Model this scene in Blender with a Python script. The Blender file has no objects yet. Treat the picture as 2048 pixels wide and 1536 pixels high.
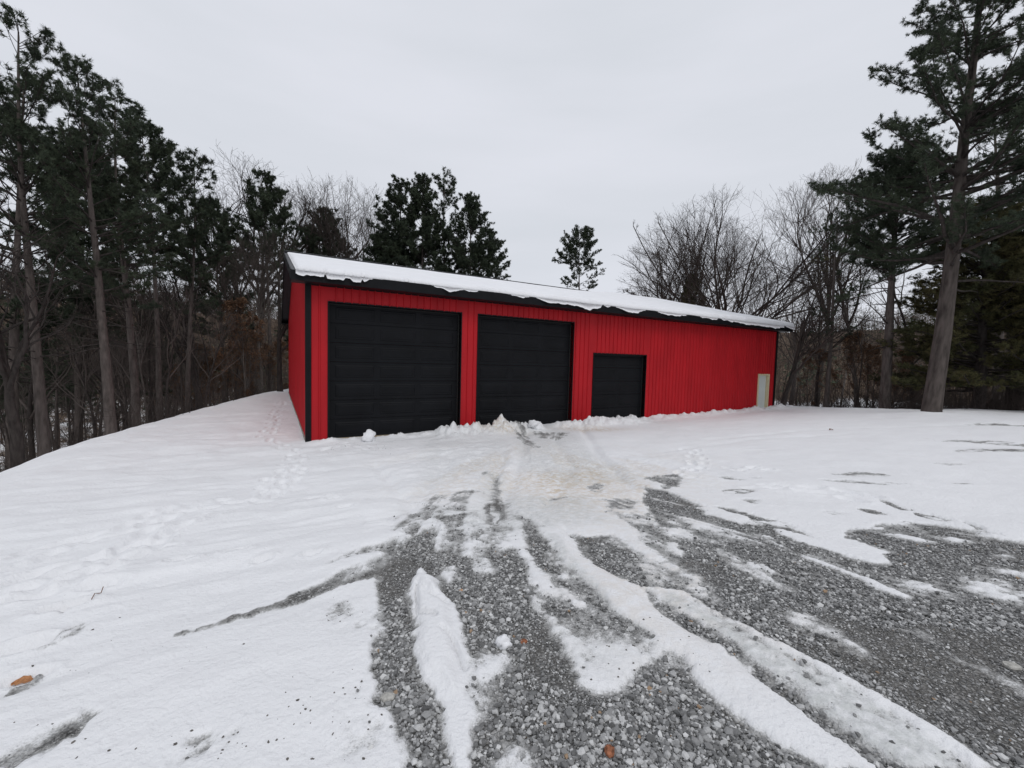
import bpy, math, random
import numpy as np
random.seed(7)
SC = bpy.context.scene
COL = SC.collection
R = math.radians

# ------------------------------------------------------------------ camera
F_PX, PITCH, ROLL, CAM_H = 837.9, 0.055, 0.026, 2.549     # pixels at 2048 wide, radians, metres above the pad
cd = bpy.data.cameras.new('camera')
cam = bpy.data.objects.new('camera', cd); COL.objects.link(cam)
cd.sensor_width = 36.0; cd.lens = F_PX / 2048 * 36.0
cd.clip_start = 0.05; cd.clip_end = 2000
cam.location = (0, 0, CAM_H)
from mathutils import Matrix, Vector
m = Matrix.Rotation(math.pi/2 - PITCH, 4, 'X') @ Matrix.Rotation(ROLL, 4, 'Z')
cam.rotation_euler = m.to_euler()
SC.camera = cam
SC.render.resolution_x = 1024; SC.render.resolution_y = 768

# ------------------------------------------------------------------ world, sun, exposure
SUN_EL, SUN_ROT = R(48), R(150)
w = bpy.data.worlds.new('World'); SC.world = w; w.use_nodes = True
nt = w.node_tree; nt.nodes.clear()
wo = nt.nodes.new('ShaderNodeOutputWorld'); bg = nt.nodes.new('ShaderNodeBackground')
sky = nt.nodes.new('ShaderNodeTexSky'); sky.sky_type = 'NISHITA'; sky.sun_disc = False
sky.sun_elevation = SUN_EL; sky.sun_rotation = SUN_ROT
bg.inputs['Strength'].default_value = 0.1
tc = nt.nodes.new('ShaderNodeTexCoord'); mp = nt.nodes.new('ShaderNodeMapping')
mp.inputs['Scale'].default_value = (1.0, 1.6, 5.0)
mp.inputs['Rotation'].default_value = (0.12, 0.1, 0.4)
nz = nt.nodes.new('ShaderNodeTexNoise'); nz.inputs['Scale'].default_value = 1.3
nz.inputs['Detail'].default_value = 5; nz.inputs['Roughness'].default_value = 0.5
cr = nt.nodes.new('ShaderNodeValToRGB')
cr.color_ramp.elements[0].position = 0.32; cr.color_ramp.elements[0].color = (6.75, 7.05, 7.6, 1)
cr.color_ramp.elements[1].position = 0.68; cr.color_ramp.elements[1].color = (7.5, 7.7, 8.35, 1)
mx = nt.nodes.new('ShaderNodeMixRGB'); mx.inputs[0].default_value = 0.97
L = nt.links.new
L(tc.outputs['Generated'], mp.inputs[0]); L(mp.outputs[0], nz.inputs['Vector']); L(nz.outputs['Fac'], cr.inputs[0])
L(sky.outputs[0], mx.inputs[1]); L(cr.outputs[0], mx.inputs[2]); L(mx.outputs[0], bg.inputs['Color']); L(bg.outputs[0], wo.inputs['Surface'])
sd_ = bpy.data.lights.new('sun', 'SUN'); sd_.energy = 0.7; sd_.angle = R(25); sd_.color = (1, .97, .93)
sun = bpy.data.objects.new('sun', sd_); COL.objects.link(sun)
# Nishita's sun_rotation turns clockwise from +Y; aim the lamp the same way
sdir = Vector((math.sin(SUN_ROT)*math.cos(SUN_EL), math.cos(SUN_ROT)*math.cos(SUN_EL), math.sin(SUN_EL)))
sun.rotation_euler = sdir.to_track_quat('Z', 'Y').to_euler(); sun.location = sdir*50
SC.view_settings.view_transform = 'Standard'; SC.view_settings.look = 'None'
SC.view_settings.exposure = 0.0; SC.view_settings.gamma = 1.0; SC.view_settings.use_curve_mapping = False
SC.cycles.max_bounces = 6; SC.cycles.transparent_max_bounces = 8

# ------------------------------------------------------------------ pixel ray -> place in the world
_cp, _sp, _cr, _sr = math.cos(PITCH), math.sin(PITCH), math.cos(ROLL), math.sin(ROLL)
def ray(x, y):
    a, b = x-1024, y-768
    u = _cr*a + _sr*b; v = -_sr*a + _cr*b
    Y, Z = -v*_cp - F_PX*_sp, F_PX*_cp - v*_sp
    return u/F_PX, Z/F_PX, Y/F_PX
def at_dist(x, y, dist):
    r = ray(x, y); k = dist/r[1]
    return r[0]*k, dist, CAM_H + r[2]*k

# ------------------------------------------------------------------ helpers
def link(o, parent=None):
    COL.objects.link(o)
    if parent is not None: o.parent = parent
    return o
def tag(o, label=None, cat=None, group=None, kind=None):
    if label: o['label'] = label
    if cat: o['category'] = cat
    if group: o['group'] = group
    if kind: o['kind'] = kind
    return o
def empty(name, loc=(0, 0, 0), rz=0):
    o = bpy.data.objects.new(name, None); o.location = loc; o.rotation_euler = (0, 0, rz)
    o.empty_display_size = .2
    return link(o)
def np_mesh(name, V, faces, mats, smooth=False, attrs=None, matidx=None):
    """faces: list of (N,k) int arrays"""
    me = bpy.data.meshes.new(name)
    V = np.asarray(V, dtype=np.float32)
    me.vertices.add(len(V)); me.vertices.foreach_set('co', V.ravel())
    faces = [np.asarray(f, dtype=np.int32) for f in faces if len(f)]
    nl = sum(f.size for f in faces); npoly = sum(len(f) for f in faces)
    me.loops.add(nl); me.polygons.add(npoly)
    me.loops.foreach_set('vertex_index', np.concatenate([f.ravel() for f in faces]))
    tot = np.concatenate([np.full(len(f), f.shape[1], dtype=np.int32) for f in faces])
    st = np.concatenate(([0], np.cumsum(tot)[:-1])).astype(np.int32)
    me.polygons.foreach_set('loop_start', st)
    try: me.polygons.foreach_set('loop_total', tot)
    except Exception: pass
    me.polygons.foreach_set('use_smooth', np.full(npoly, smooth))
    for mt in (mats if isinstance(mats, (list, tuple)) else [mats]): me.materials.append(mt)
    if matidx is not None: me.polygons.foreach_set('material_index', np.asarray(matidx, dtype=np.int32))
    for k, a in (attrs or {}).items():
        at = me.attributes.new(k, 'FLOAT', 'POINT'); at.data.foreach_set('value', np.asarray(a, dtype=np.float32))
    me.update(calc_edges=True)
    return me
class MB:
    """collects boxes and quads into one mesh"""
    def __init__(s): s.v = []; s.f = []
    def box(s, x0, x1, y0, y1, z0, z1):
        n = len(s.v)
        s.v += [(x0,y0,z0),(x1,y0,z0),(x1,y1,z0),(x0,y1,z0),(x0,y0,z1),(x1,y0,z1),(x1,y1,z1),(x0,y1,z1)]
        s.f += [(n,n+3,n+2,n+1),(n+4,n+5,n+6,n+7),(n,n+1,n+5,n+4),(n+1,n+2,n+6,n+5),(n+2,n+3,n+7,n+6),(n+3,n,n+4,n+7)]
        return s
    def hexa(s, P):
        n = len(s.v); s.v += [tuple(p) for p in P]
        s.f += [(n,n+3,n+2,n+1),(n+4,n+5,n+6,n+7),(n,n+1,n+5,n+4),(n+1,n+2,n+6,n+5),(n+2,n+3,n+7,n+6),(n+3,n,n+4,n+7)]
        return s
    def frustum(s, x0, x1, z0, z1, y0, y1, i):   # raised panel facing -y: base at y0, face at y1 (<y0), inset i
        return s.hexa([(x0,y0,z0),(x1,y0,z0),(x1-i,y1,z0+i),(x0+i,y1,z0+i),(x0,y0,z1),(x1,y0,z1),(x1-i,y1,z1-i),(x0+i,y1,z1-i)])
    def build(s, name, mat, parent=None, bevel=0):
        me = bpy.data.meshes.new(name); me.from_pydata(s.v, [], s.f); me.materials.append(mat)
        import bmesh
        bm = bmesh.new(); bm.from_mesh(me); bmesh.ops.recalc_face_normals(bm, faces=bm.faces); bm.to_mesh(me); bm.free()
        o = bpy.data.objects.new(name, me); link(o, parent)
        if bevel:
            b = o.modifiers.new('bevel', 'BEVEL'); b.width = bevel; b.segments = 2; b.limit_method = 'ANGLE'
        return o

# numpy noise
def _h(ix, iy, s):
    n = (ix.astype(np.int64)*374761393 + iy.astype(np.int64)*668265263 + s*1442695041) & 0x7fffffff
    n = ((n ^ (n >> 13)) * 1274126177) & 0x7fffffff
    n = ((n ^ (n >> 16)) * 668265263) & 0x7fffffff
    return (n % 65536)/65535.0
def vnoise(x, y, s=0):
    ix, iy = np.floor(x), np.floor(y); fx, fy = x-ix, y-iy
    fx = fx*fx*(3-2*fx); fy = fy*fy*(3-2*fy)
    a, b, c, d = _h(ix,iy,s), _h(ix+1,iy,s), _h(ix,iy+1,s), _h(ix+1,iy+1,s)
    return (a+(b-a)*fx)*(1-fy) + (c+(d-c)*fx)*fy
def fbm(x, y, s=0, o=4, g=.5):
    t = 0; a = 1; n = 0
    for i in range(o):
        t = t + a*vnoise(x, y, s+i*17); n += a; a *= g; x = x*2.03+3.1; y = y*2.03+7.7
    return t/n
def sstep(a, b, x):
    t = np.clip((x-a)/(b-a), 0, 1); return t*t*(3-2*t)

# ------------------------------------------------------------------ materials
def mat(name, col, rough=.6, spec=.3, metal=0, noise=None, bump=None):
    """noise=(scale, amount, stretch) colour variation; bump=(scale, strength)"""
    m = bpy.data.materials.new(name); m.use_nodes = True; t = m.node_tree; p = t.nodes['Principled BSDF']
    p.inputs['Base Color'].default_value = (*col, 1); p.inputs['Roughness'].default_value = rough
    p.inputs['Specular IOR Level'].default_value = spec; p.inputs['Metallic'].default_value = metal
    tc = t.nodes.new('ShaderNodeTexCoord')
    if noise:
        mp = t.nodes.new('ShaderNodeMapping'); mp.inputs['Scale'].default_value = noise[2]
        n = t.nodes.new('ShaderNodeTexNoise'); n.inputs['Scale'].default_value = noise[0]; n.inputs['Detail'].default_value = 6
        r = t.nodes.new('ShaderNodeValToRGB'); r.color_ramp.elements[0].position = .3; r.color_ramp.elements[1].position = .7
        r.color_ramp.elements[0].color = (*[c*(1-noise[1]) for c in col], 1); r.color_ramp.elements[1].color = (*[min(1, c*(1+noise[1])) for c in col], 1)
        t.links.new(tc.outputs['Object'], mp.inputs[0]); t.links.new(mp.outputs[0], n.inputs['Vector']); t.links.new(n.outputs['Fac'], r.inputs[0]); t.links.new(r.outputs[0], p.inputs['Base Color'])
    if bump:
        n = t.nodes.new('ShaderNodeTexNoise'); n.inputs['Scale'].default_value = bump[0]; n.inputs['Detail'].default_value = 6
        b = t.nodes.new('ShaderNodeBump'); b.inputs['Strength'].default_value = bump[1]; b.inputs['Distance'].default_value = bump[2] if len(bump) > 2 else .02
        t.links.new(tc.outputs['Object'], n.inputs['Vector']); t.links.new(n.outputs['Fac'], b.inputs['Height']); t.links.new(b.outputs[0], p.inputs['Normal'])
    return m
M_RED = mat('red_siding', (.415, .0100, .0160), .5, .22, noise=(1.6, .13, (1, 1, .3)), bump=(2.5, .2, .012))
M_BLACK = mat('black_metal', (.0055, .006, .0075), .5, .16, noise=(3, .25, (1, 1, 1)))
M_DOOR = mat('black_door', (.0062, .0068, .0085), .55, .14, noise=(1.5, .25, (1, 1, 1)), bump=(300, .15, .001))
M_ROOF = mat('roof_metal', (.022, .023, .026), .45, .3, noise=(3, .2, (1, 1, 1)))
M_SOFFIT = mat('soffit_metal', (.022, .023, .028), .5, .25, noise=(3, .15, (1, 1, 1)))
M_WHITE = mat('white_door', (.62, .66, .64), .5, .3, noise=(2, .04, (1, 1, 1)))
M_CREAM = mat('raw_wood_frame', (.62, .54, .36), .7, .2, noise=(6, .12, (6, 6, .6)))
M_CONC = mat('concrete', (.34, .32, .28), .9, .2, noise=(9, .25, (1, 1, 1)), bump=(40, .4, .01))
M_RUBBER = mat('rubber_seal', (.02, .02, .02), .8, .2)
M_SEAL = mat('tan_seal', (.33, .27, .19), .8, .2)
def bark(name, col, amt=.35, sc=10):
    return mat(name, col, .95, .1, noise=(sc, amt, (1, 1, .25)), bump=(30, .8, .02))
M_PBARK = bark('pine_bark', (.100, .085, .078)); M_DBARK = bark('dark_bark', (.050, .043, .040)); M_GBARK = bark('grey_bark', (.115, .102, .092))
M_BIGBARK = bark('old_pine_bark', (.078, .066, .060), .45, 7)
M_TWIG = mat('twigs', (.062, .051, .046), .95, .1, noise=(.7, .3, (1, 1, 1)))
M_TWIGP = mat('pale_twigs', (.095, .080, .073), .95, .1, noise=(.7, .3, (1, 1, 1)))
def leafmat(name, col, col2, sc=1.3):
    m = bpy.data.materials.new(name); m.use_nodes = True; t = m.node_tree; p = t.nodes['Principled BSDF']
    p.inputs['Roughness'].default_value = .7; p.inputs['Specular IOR Level'].default_value = .15
    tc = t.nodes.new('ShaderNodeTexCoord'); n = t.nodes.new('ShaderNodeTexNoise'); n.inputs['Scale'].default_value = sc; n.inputs['Detail'].default_value = 4
    r = t.nodes.new('ShaderNodeValToRGB'); r.color_ramp.elements[0].position = .35; r.color_ramp.elements[1].position = .65
    r.color_ramp.elements[0].color = (*col, 1); r.color_ramp.elements[1].color = (*col2, 1)
    t.links.new(tc.outputs['Object'], n.inputs['Vector']); t.links.new(n.outputs['Fac'], r.inputs[0]); t.links.new(r.outputs[0], p.inputs['Base Color'])
    return m
M_NEEDLE = leafmat('pine_needles', (.034, .046, .032), (.066, .084, .052))
M_CEDAR = leafmat('cedar_foliage', (.055, .060, .028), (.105, .095, .042), .9)
M_RUST = leafmat('rusty_leaves', (.095, .052, .030), (.17, .10, .060), 3)

# ------------------------------------------------------------------ terrain height
BX, BY, BYAW = -6.083, 12.375, 0.515          # front left corner of the barn and its heading
BL, BD, BH = 24.67, 18.14, 4.663              # length, depth, wall height
cb, sb = math.cos(BYAW), math.sin(BYAW)
def b2w(t, d): return BX+t*cb-d*sb, BY+t*sb+d*cb
CTRL = [(0,0,.95),(0,2,.90),(-3,1,.80),(4,1,.98),(0,5,.66),(3,5,.74),(-3,4.5,.55),(0,8,.34),(3,8,.45),(6,6,.80),(8,8,.74),(-3,8,.22),
        (0,11,.10),(4,11,.22),(8,12,.40),(12,10,.78),(12,15,.52),(16,15,.80),(17,17,.80),(21,18,.86),(14,20,.35),
        (-6.1,12.4,-.02),(-2,14.2,-.02),(2,16.4,-.01),(6,18.8,0),(10,21,.04),(13.5,23,.12),(15.4,24.4,.16),(17,22.5,.40),
        (-9,7.3,.08),(-6,5,.36),(-6.5,9,.03),(-11.7,13.5,-.02),(-8.5,14.5,-.02),(-13.5,19.7,-.03),(-11,20.5,-.03),(-15,27,-.03),(-17,30,-.05),
        (-8,1,.45),(20,5,1.0),(10,0,1.05),(0,-8,1.15),(-10,-8,.5),(20,-8,1.2),(8,42,-.1),(-16,34,-.1),(35,18,.95),(35,-10,1.2)]
CT = np.array(CTRL)
def _phi(r2): return np.sqrt(r2 + 4.0)
_d2 = ((CT[:, None, :2]-CT[None, :, :2])**2).sum(-1)
_A = _phi(_d2)
_n = len(CT); _S = np.zeros((_n+3, _n+3)); _S[:_n,:_n] = _A + np.eye(_n)*-.02; _S[:_n,_n] = 1; _S[:_n,_n+1:] = CT[:,:2]; _S[_n:,:_n] = _S[:_n,_n:].T
_wt = np.linalg.solve(_S, np.concatenate([CT[:,2], [0,0,0]]))
def rbf(x, y):
    z = _wt[_n] + _wt[_n+1]*x + _wt[_n+2]*y
    for i in range(_n): z = z + _wt[i]*_phi((x-CT[i,0])**2+(y-CT[i,1])**2)
    return z
PLAT = [(-9,7.3),(-11.9,13.5),(-13.8,19.7),(-16.3,29),(-17.5,35),(8,44),(16.2,26.5),(17.8,22.2),(20,19.3),(25,18.5),(40,19),(40,-20),(-12,-20),(-8.2,3)]
def poly_sd(x, y, P):
    """signed distance to polygon (negative inside) and nearest boundary point"""
    best = np.full(x.shape, 1e18); nx = np.zeros_like(x); ny = np.zeros_like(x); ins = np.zeros(x.shape, bool)
    n = len(P)
    for i in range(n):
        ax, ay = P[i]; bx, by = P[(i+1) % n]
        ex, ey = bx-ax, by-ay; l2 = ex*ex+ey*ey+1e-12
        t = np.clip(((x-ax)*ex+(y-ay)*ey)/l2, 0, 1)
        px, py = ax+t*ex, ay+t*ey; d = (x-px)**2+(y-py)**2
        k = d < best; best = np.where(k, d, best); nx = np.where(k, px, nx); ny = np.where(k, py, ny)
        if abs(ey) > 1e-12:
            c = ((ay > y) != (by > y)) & (x < ex*(y-ay)/ey+ax); ins ^= c
    d = np.sqrt(best)
    return np.where(ins, -d, d), nx, ny
def terrain(x, y):
    x = np.asarray(x, float); y = np.asarray(y, float)
    sd, nx, ny = poly_sd(x, y, PLAT)
    sd2 = sd + .5*(fbm(x*.35, y*.35, 5, 3)-.5)
    out = sd > 0
    qx = np.where(out, nx, x); qy = np.where(out, ny, y)
    zp = rbf(qx, qy)
    d = np.maximum(sd, 0)
    left = sstep(-.15, .55, -x/np.maximum(np.hypot(x, y), 1e-6)) * 1.0      # 1 on the left side
    dl = np.where(d < 2, .13*d*d, .52+.52*(d-2)); dl = 15*(1-np.exp(-dl/15))
    dr = np.where(d < 2, .05*d*d, .2+.2*(d-2)); dr = 5.2*(1-np.exp(-dr/5.2))
    r = np.hypot(x, y)
    hill_l = 34*sstep(60, 230, r); hill_r = 30*sstep(110, 330, r)
    n = (fbm(x*.08, y*.08, 3, 4)-.5)*np.clip(d*.15, 0, 2.2)
    z = zp - (dl*left+dr*(1-left)) + hill_l*left + hill_r*(1-left) + n
    return z
def at_ground(x, y):
    r = ray(x, y); z = .4; p = (0, 0)
    for i in range(25):
        k = (z-CAM_H)/r[2]; p = (r[0]*k, r[1]*k)
        z = .5*z + .5*float(rbf(np.array(p[0]), np.array(p[1])))
    return p

# ------------------------------------------------------------------ snow cover of the yard, traced and laid on the ground
# op = (points in photo, snow cover, edge softness in m, edge raggedness in m)
def band(pts):           # (x, y, width) running away from the viewer
    return [(x-w/2, y) for x, y, w in pts] + [(x+w/2, y) for x, y, w in reversed(pts)]
def hband(pts):          # (x, y, height) running across
    return [(x, y-w/2) for x, y, w in pts] + [(x, y+w/2) for x, y, w in reversed(pts)]
def z7(*p): return [(640+x*.3516, 1000+y*.3516) for x, y in p]
def z8(*p): return [(1328+x*.3516, 900+y*.3516) for x, y in p]
def z6(*p): return [(600+x*.3613, 820+y*.3613) for x, y in p]
def z3(*p): return [(x*.3516, 1000+y*.3516) for x, y in p]
OPS = [
 # the bare road: gravel
 ([(822,1082),(850,1045),(905,1032),(955,1020),(1010,1022),(1080,1045),(1160,1075),(1260,1060),(1290,1020),(1283,975),(1330,985),(1400,1012),(1460,1018),(1540,1040),(1600,1065),(1650,1095),(1700,1110),(1760,1125),(1770,1100),(1690,1075),(1700,1058),(1750,1050),(1830,1047),(1900,1056),(1985,1072),(2048,1090),(2400,1160),(2700,1500),(2048,1700),(700,1800),(775,1600),(771,1536),(766,1460),(756,1380),(748,1320),(738,1290),(752,1250),(764,1190),(772,1150),(786,1105)], .0, .04, .10),
 # upper mixed zone between the doors and the road
 ([(960,1010),(1000,985),(1060,1030),(1120,1090),(1180,1140),(1280,1240),(1330,1300),(1250,1330),(1190,1260),(1120,1200),(1060,1160),(1000,1120),(930,1080),(900,1050)], .74, .12, .14),
 (z7((370,60),(500,0),(900,-60),(960,60),(700,60),(640,110),(520,150),(430,190)), .66, .05, .12),
 (z7((650,160),(760,220),(900,160),(930,250),(960,330),(1040,400),(1000,440),(900,370),(760,330),(700,200)), .64, .07, .12),
 (z7((850,380),(960,330),(1090,330),(1080,450),(1000,430),(900,430)), .72, .06, .10),
 # slush strips left between the upper tracks
 (band([(985,985,26),(1010,1050,30),(1040,1130,30),(1060,1200,24)]), .78, .06, .10),
 (band([(1085,1000,40),(1105,1070,34),(1150,1150,30),(1215,1240,26),(1300,1330,22)]), .80, .06, .10),
 (band([(1230,1000,60),(1290,1080,60),(1360,1140,46),(1420,1180,30)]), .62, .08, .12),
 (band([(930,1040,60),(925,1080,50),(950,1110,30)]), .72, .07, .10),
 (z7((880,-40),(1010,-40),(1000,20),(960,60),(860,40)), .85, .05, .1),
 # gravel fingers
 (z6((1030,500),(1110,480),(1150,520),(1110,600),(1060,640),(1040,560)), .1, .05, .12),
 (z7((1010,350),(1080,290),(1150,330),(1200,430),(1210,500),(1150,470),(1080,400)), .12, .04, .08),
 (z7((1380,260),(1500,250),(1620,340),(1500,360),(1440,330)), .1, .03, .06),
 (z7((1140,130),(1180,120),(1290,320),(1330,430),(1440,490),(1340,490),(1270,430),(1200,300)), .22, .05, .08),
 (z7((1660,-10),(1800,10),(1760,60),(1690,50)), .15, .05, .1),
 (z7((1630,230),(1740,240),(1760,290),(1680,280)), .2, .05, .1),
 (z7((1780,370),(1900,350),(2048,420),(2048,620),(1960,560),(1850,430)), .25, .06, .12),
 # snow streaks of the middle
 (z7((1030,100),(1110,130),(1190,280),(1290,440),(1310,520),(1240,500),(1150,340),(1080,220)), .95, .05, .08),
 (z7((1290,60),(1360,120),(1500,330),(1700,430),(1790,470),(1960,640),(2048,700),(2240,800),(2600,1060),(3000,1400),(3280,1620),(2920,1620),(2600,1420),(2300,1190),(2048,960),(1880,860),(1740,700),(1560,560),(1460,420),(1310,290)), 1.0, .03, .05),
 (z7((1380,30),(1560,10),(1760,160),(1920,320),(2048,400),(2048,440),(1900,370),(1700,230),(1500,140)), .95, .05, .08),
 (z7((1280,270),(1330,260),(1470,440),(1680,640),(1880,800),(1840,830),(1600,640),(1420,480)), .58, .04, .06),
 # snow plate between the tracks
 (z7((1130,560),(1240,580),(1290,620),(1380,640),(1500,780),(1700,830),(1900,840),(2120,950),(2180,1010),(2048,1010),(1860,1020),(1740,1070),(1650,1080),(1560,1050),(1500,970),(1400,850),(1320,760),(1270,660)), .78, .05, .12),
 (z7((1480,940),(1600,900),(2048,900),(2120,1000),(1860,1015),(1720,1070),(1600,1060)), .92, .06, .12),
 (z7((1380,600),(1440,570),(1560,640),(1700,790),(1640,800),(1480,700),(1400,660)), .25, .05, .10),
 # left thin patches below the slab
 (z7((850,870),(1010,880),(1040,960),(1010,1060),(1030,1160),(1000,1250),(880,1260),(830,1100)), .68, .09, .12),
 (z7((930,900),(1000,880),(1020,980),(960,1010)), .7, .04, .08),
 (z7((1120,1360),(1190,1330),(1260,1370),(1280,1525),(1400,1600),(1120,1600),(1060,1500)), .74, .07, .12),
 (z7((640,440),(700,380),(780,400),(790,450),(700,490)), .85, .03, .06),
 (z7((700,420),(730,350),(800,380),(800,440)), .8, .03, .06),
 # the slab
 (z7((515,470),(560,445),(650,470),(720,560),(765,650),(800,780),(835,960),(865,1100),(905,1220),(890,1330),(900,1620),(770,1620),(715,1430),(660,1290),(600,1100),(555,1000),(530,850),(512,680)), 1.0, .025, .06),
 # left edge notches and the branch track
 (hband([(350,1268,2),(400,1255,6),(450,1240,10),(520,1218,12),(580,1202,16),(640,1180,22),(700,1155,30),(790,1125,46)]), .08, .03, .06),
 (hband([(660,1128,6),(700,1110,14),(760,1098,16),(800,1092,18)]), .35, .04, .07),
 (z7((120,560),(180,560),(330,700),(330,790),(220,770),(100,740),(60,640)), .50, .08, .12),
 (z7((150,620),(230,640),(260,700),(180,700)), .8, .05, .08),
 # right: snow streaks over gravel
 (z8((520,478),(600,500),(800,590),(960,650),(1120,720),(1300,790),(1400,835),(1330,835),(1150,770),(980,680),(800,600),(640,540)), .95, .03, .05),
 (z8((640,455),(760,480),(920,540),(1100,590),(1240,630),(1200,650),(1050,620),(880,560),(740,520)), .95, .03, .06),
 (z8((210,310),(300,330),(460,380),(560,440),(480,440),(380,410),(230,370)), .85, .04, .08),
 (z8((550,405),(640,405),(740,440),(640,430)), .8, .04, .06),
 (z8((230,530),(320,520),(440,590),(560,650),(620,720),(790,810),(720,800),(560,740),(460,680),(300,590)), .68, .05, .09),
 (z8((700,690),(800,690),(960,735),(880,740)), .7, .04, .06),
 (z8((1270,715),(1400,730),(1560,770),(1720,850),(1560,830),(1400,800),(1270,760)), .72, .06, .09),
 (z8((1640,735),(1780,740),(1900,780),(2048,800),(2300,840),(2300,860),(2048,835),(1850,830),(1700,800)), .78, .06, .08),
 (z8((1700,690),(1850,700),(2048,770),(2400,860),(2400,880),(2048,790),(1880,750)), .8, .06, .08),
 (z8((1830,670),(1960,675),(2048,690),(2400,740),(2400,840),(2048,735),(1930,710)), .85, .05, .08),
 (z8((1250,480),(1400,490),(1560,530),(1430,520)), .75, .05, .06),
 (z8((1560,500),(1650,500),(1750,530),(1640,535)), .85, .04, .05),
 (z8((1880,590),(1990,595),(1980,615),(1890,605)), .75, .05, .05),
 (z8((1310,1010),(1420,1010),(1550,1070),(1500,1085),(1400,1040)), .8, .04, .05),
 (z8((1640,1190),(1760,1210),(2048,1370),(2300,1500),(2048,1400),(1800,1260)), .68, .05, .06),
 # dirty rubble right of the slush track
 (z8((660,960),(760,940),(900,990),(1020,1060),(1080,1130),(1150,1190),(1020,1150),(860,1060),(700,1010)), .70, .05, .10),
 (z8((-200,640),(0,640),(120,690),(230,710),(200,740),(350,830),(420,870),(360,890),(250,850),(80,780),(-60,760)), .70, .05, .10),
 # wheel track of slush and its outer ridge
 (z8((-120,790),(0,790),(160,850),(400,960),(540,1040),(760,1150),(860,1200),(1080,1310),(1440,1530),(1900,1830),(1300,1830),(1000,1590),(620,1290),(360,1080),(160,930),(0,860)), .66, .03, .05),
 (z8((-20,800),(120,810),(330,920),(470,990),(600,1070),(820,1180),(1060,1300),(1440,1520),(1900,1820),(1760,1820),(1380,1540),(1000,1320),(760,1190),(560,1080),(380,960),(180,860)), .96, .03, .04),
 # dark spots on the right snow
 (z8((320,235),(420,222),(505,235),(440,250),(340,250)), .1, .06, .1),
 (z8((440,285),(530,290),(500,300)), .2, .06, .1),
 (z8((0,150),(60,145),(120,160),(60,210),(0,230)), .35, .06, .1),
 (z8((980,138),(1120,130),(1250,150),(1100,150)), .35, .12, .15),
 (z8((930,183),(1080,180),(1160,190),(1080,192)), .15, .06, .1),
 (z8((1300,193),(1390,195),(1340,199)), .3, .06, .1),
 (z8((1650,192),(1770,198),(1700,201)), .3, .06, .1),
 (z8((1560,85),(1690,90),(1620,96)), .35, .2, .2),
 (z8((1790,5),(2060,8),(2060,24),(1900,20)), .2, .15, .2),
 (hband([(1868,884,2),(1960,887,6),(2080,893,8)]), .25, .15, .2),
 (hband([(1905,905,2),(1980,903,5),(2080,904,6)]), .2, .15, .2),
 (hband([(1660,965,2),(1720,968,4),(1770,971,2)]), .3, .08, .1),
 (hband([(1930,850,1),(2000,851,3),(2080,853,3)]), .35, .2, .3),
 (z8((300,155),(380,160),(440,180),(360,175)), .35, .06, .1),
 (z8((480,162),(560,164),(520,169)), .3, .05, .08),
 (z8((1100,340),(1180,345),(1250,370),(1180,368)), .2, .05, .08),
 (z8((860,340),(960,350),(1070,368),(960,366)), .35, .08, .1),
 (z8((1430,365),(1530,385),(1640,415),(1560,412),(1470,385)), .2, .03, .05),
 (z8((1690,425),(1760,445),(1900,495),(2048,540),(2300,600),(2300,620),(2048,560),(1880,510),(1760,462)), .2, .03, .05),
 (z8((1220,288),(1270,292),(1350,335),(1400,350),(1340,342)), .3, .03, .05),
 # holes melted through the snow of the left field
 (z3((0,1500),(90,1430),(240,1340),(450,1250),(460,1210),(520,1215),(575,1195),(500,1240),(430,1330),(260,1420),(120,1490),(20,1525),(-60,1560)), .05, .03, .06),
 (z3((190,865),(260,815),(340,775),(400,735),(450,712),(400,770),(320,820),(240,855)), .1, .02, .04),
 (z3((30,1110),(80,1050),(150,1040),(220,980),(225,1000),(160,1060),(80,1105)), .1, .02, .04),
 (z3((330,660),(400,620),(430,595),(400,640),(350,672)), .3, .015, .02),
 (z3((50,880),(110,850),(180,820),(120,870),(70,885)), .3, .015, .02),
 (z3((535,520),(560,500),(600,485),(590,505)), .15, .02, .03),
 (z3((1080,1385),(1130,1360),(1190,1350),(1150,1380)), .2, .02, .05),
 (z3((1300,1380),(1380,1310),(1480,1300),(1430,1350),(1340,1390)), .58, .08, .10),
 (z3((1090,1440),(1200,1380),(1270,1390),(1200,1440)), .50, .05, .08),
 (z3((1720,1240),(1740,1200),(1830,1160),(1990,1060),(1990,1090),(1870,1200),(1800,1240)), .56, .06, .08),
 (z3((1640,1290),(1800,1250),(1960,1290),(2048,1400),(1900,1450),(1700,1400)), .68, .1, .1),
 # track thin spots close to the doors
 (z6((1180,110),(1240,120),(1300,190),(1330,215),(1280,215),(1210,160)), .50, .05, .1),
 (z6((1290,125),(1500,130),(1440,170),(1330,160)), .60, .06, .1),
 (z6((1020,350),(1100,350),(1130,470),(1060,470)), .64, .07, .1),
 (z6((1600,410),(1720,420),(1680,470),(1610,450)), .45, .07, .15),
 (z6((1700,500),(1800,495),(1830,540),(1740,550)), .25, .07, .12),
 (z6((1900,380),(2060,365),(2060,400),(1960,400)), .45, .06, .12),
 (z6((1350,470),(1460,480),(1400,500)), .45, .06, .1),
 (z6((590,560),(640,565),(620,590)), .3, .05, .08),
 (z6((440,790),(520,740),(700,600),(740,590),(800,600),(760,640),(620,700),(520,800)), .30, .06, .12),
]
HALF_A = R(86)
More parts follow.
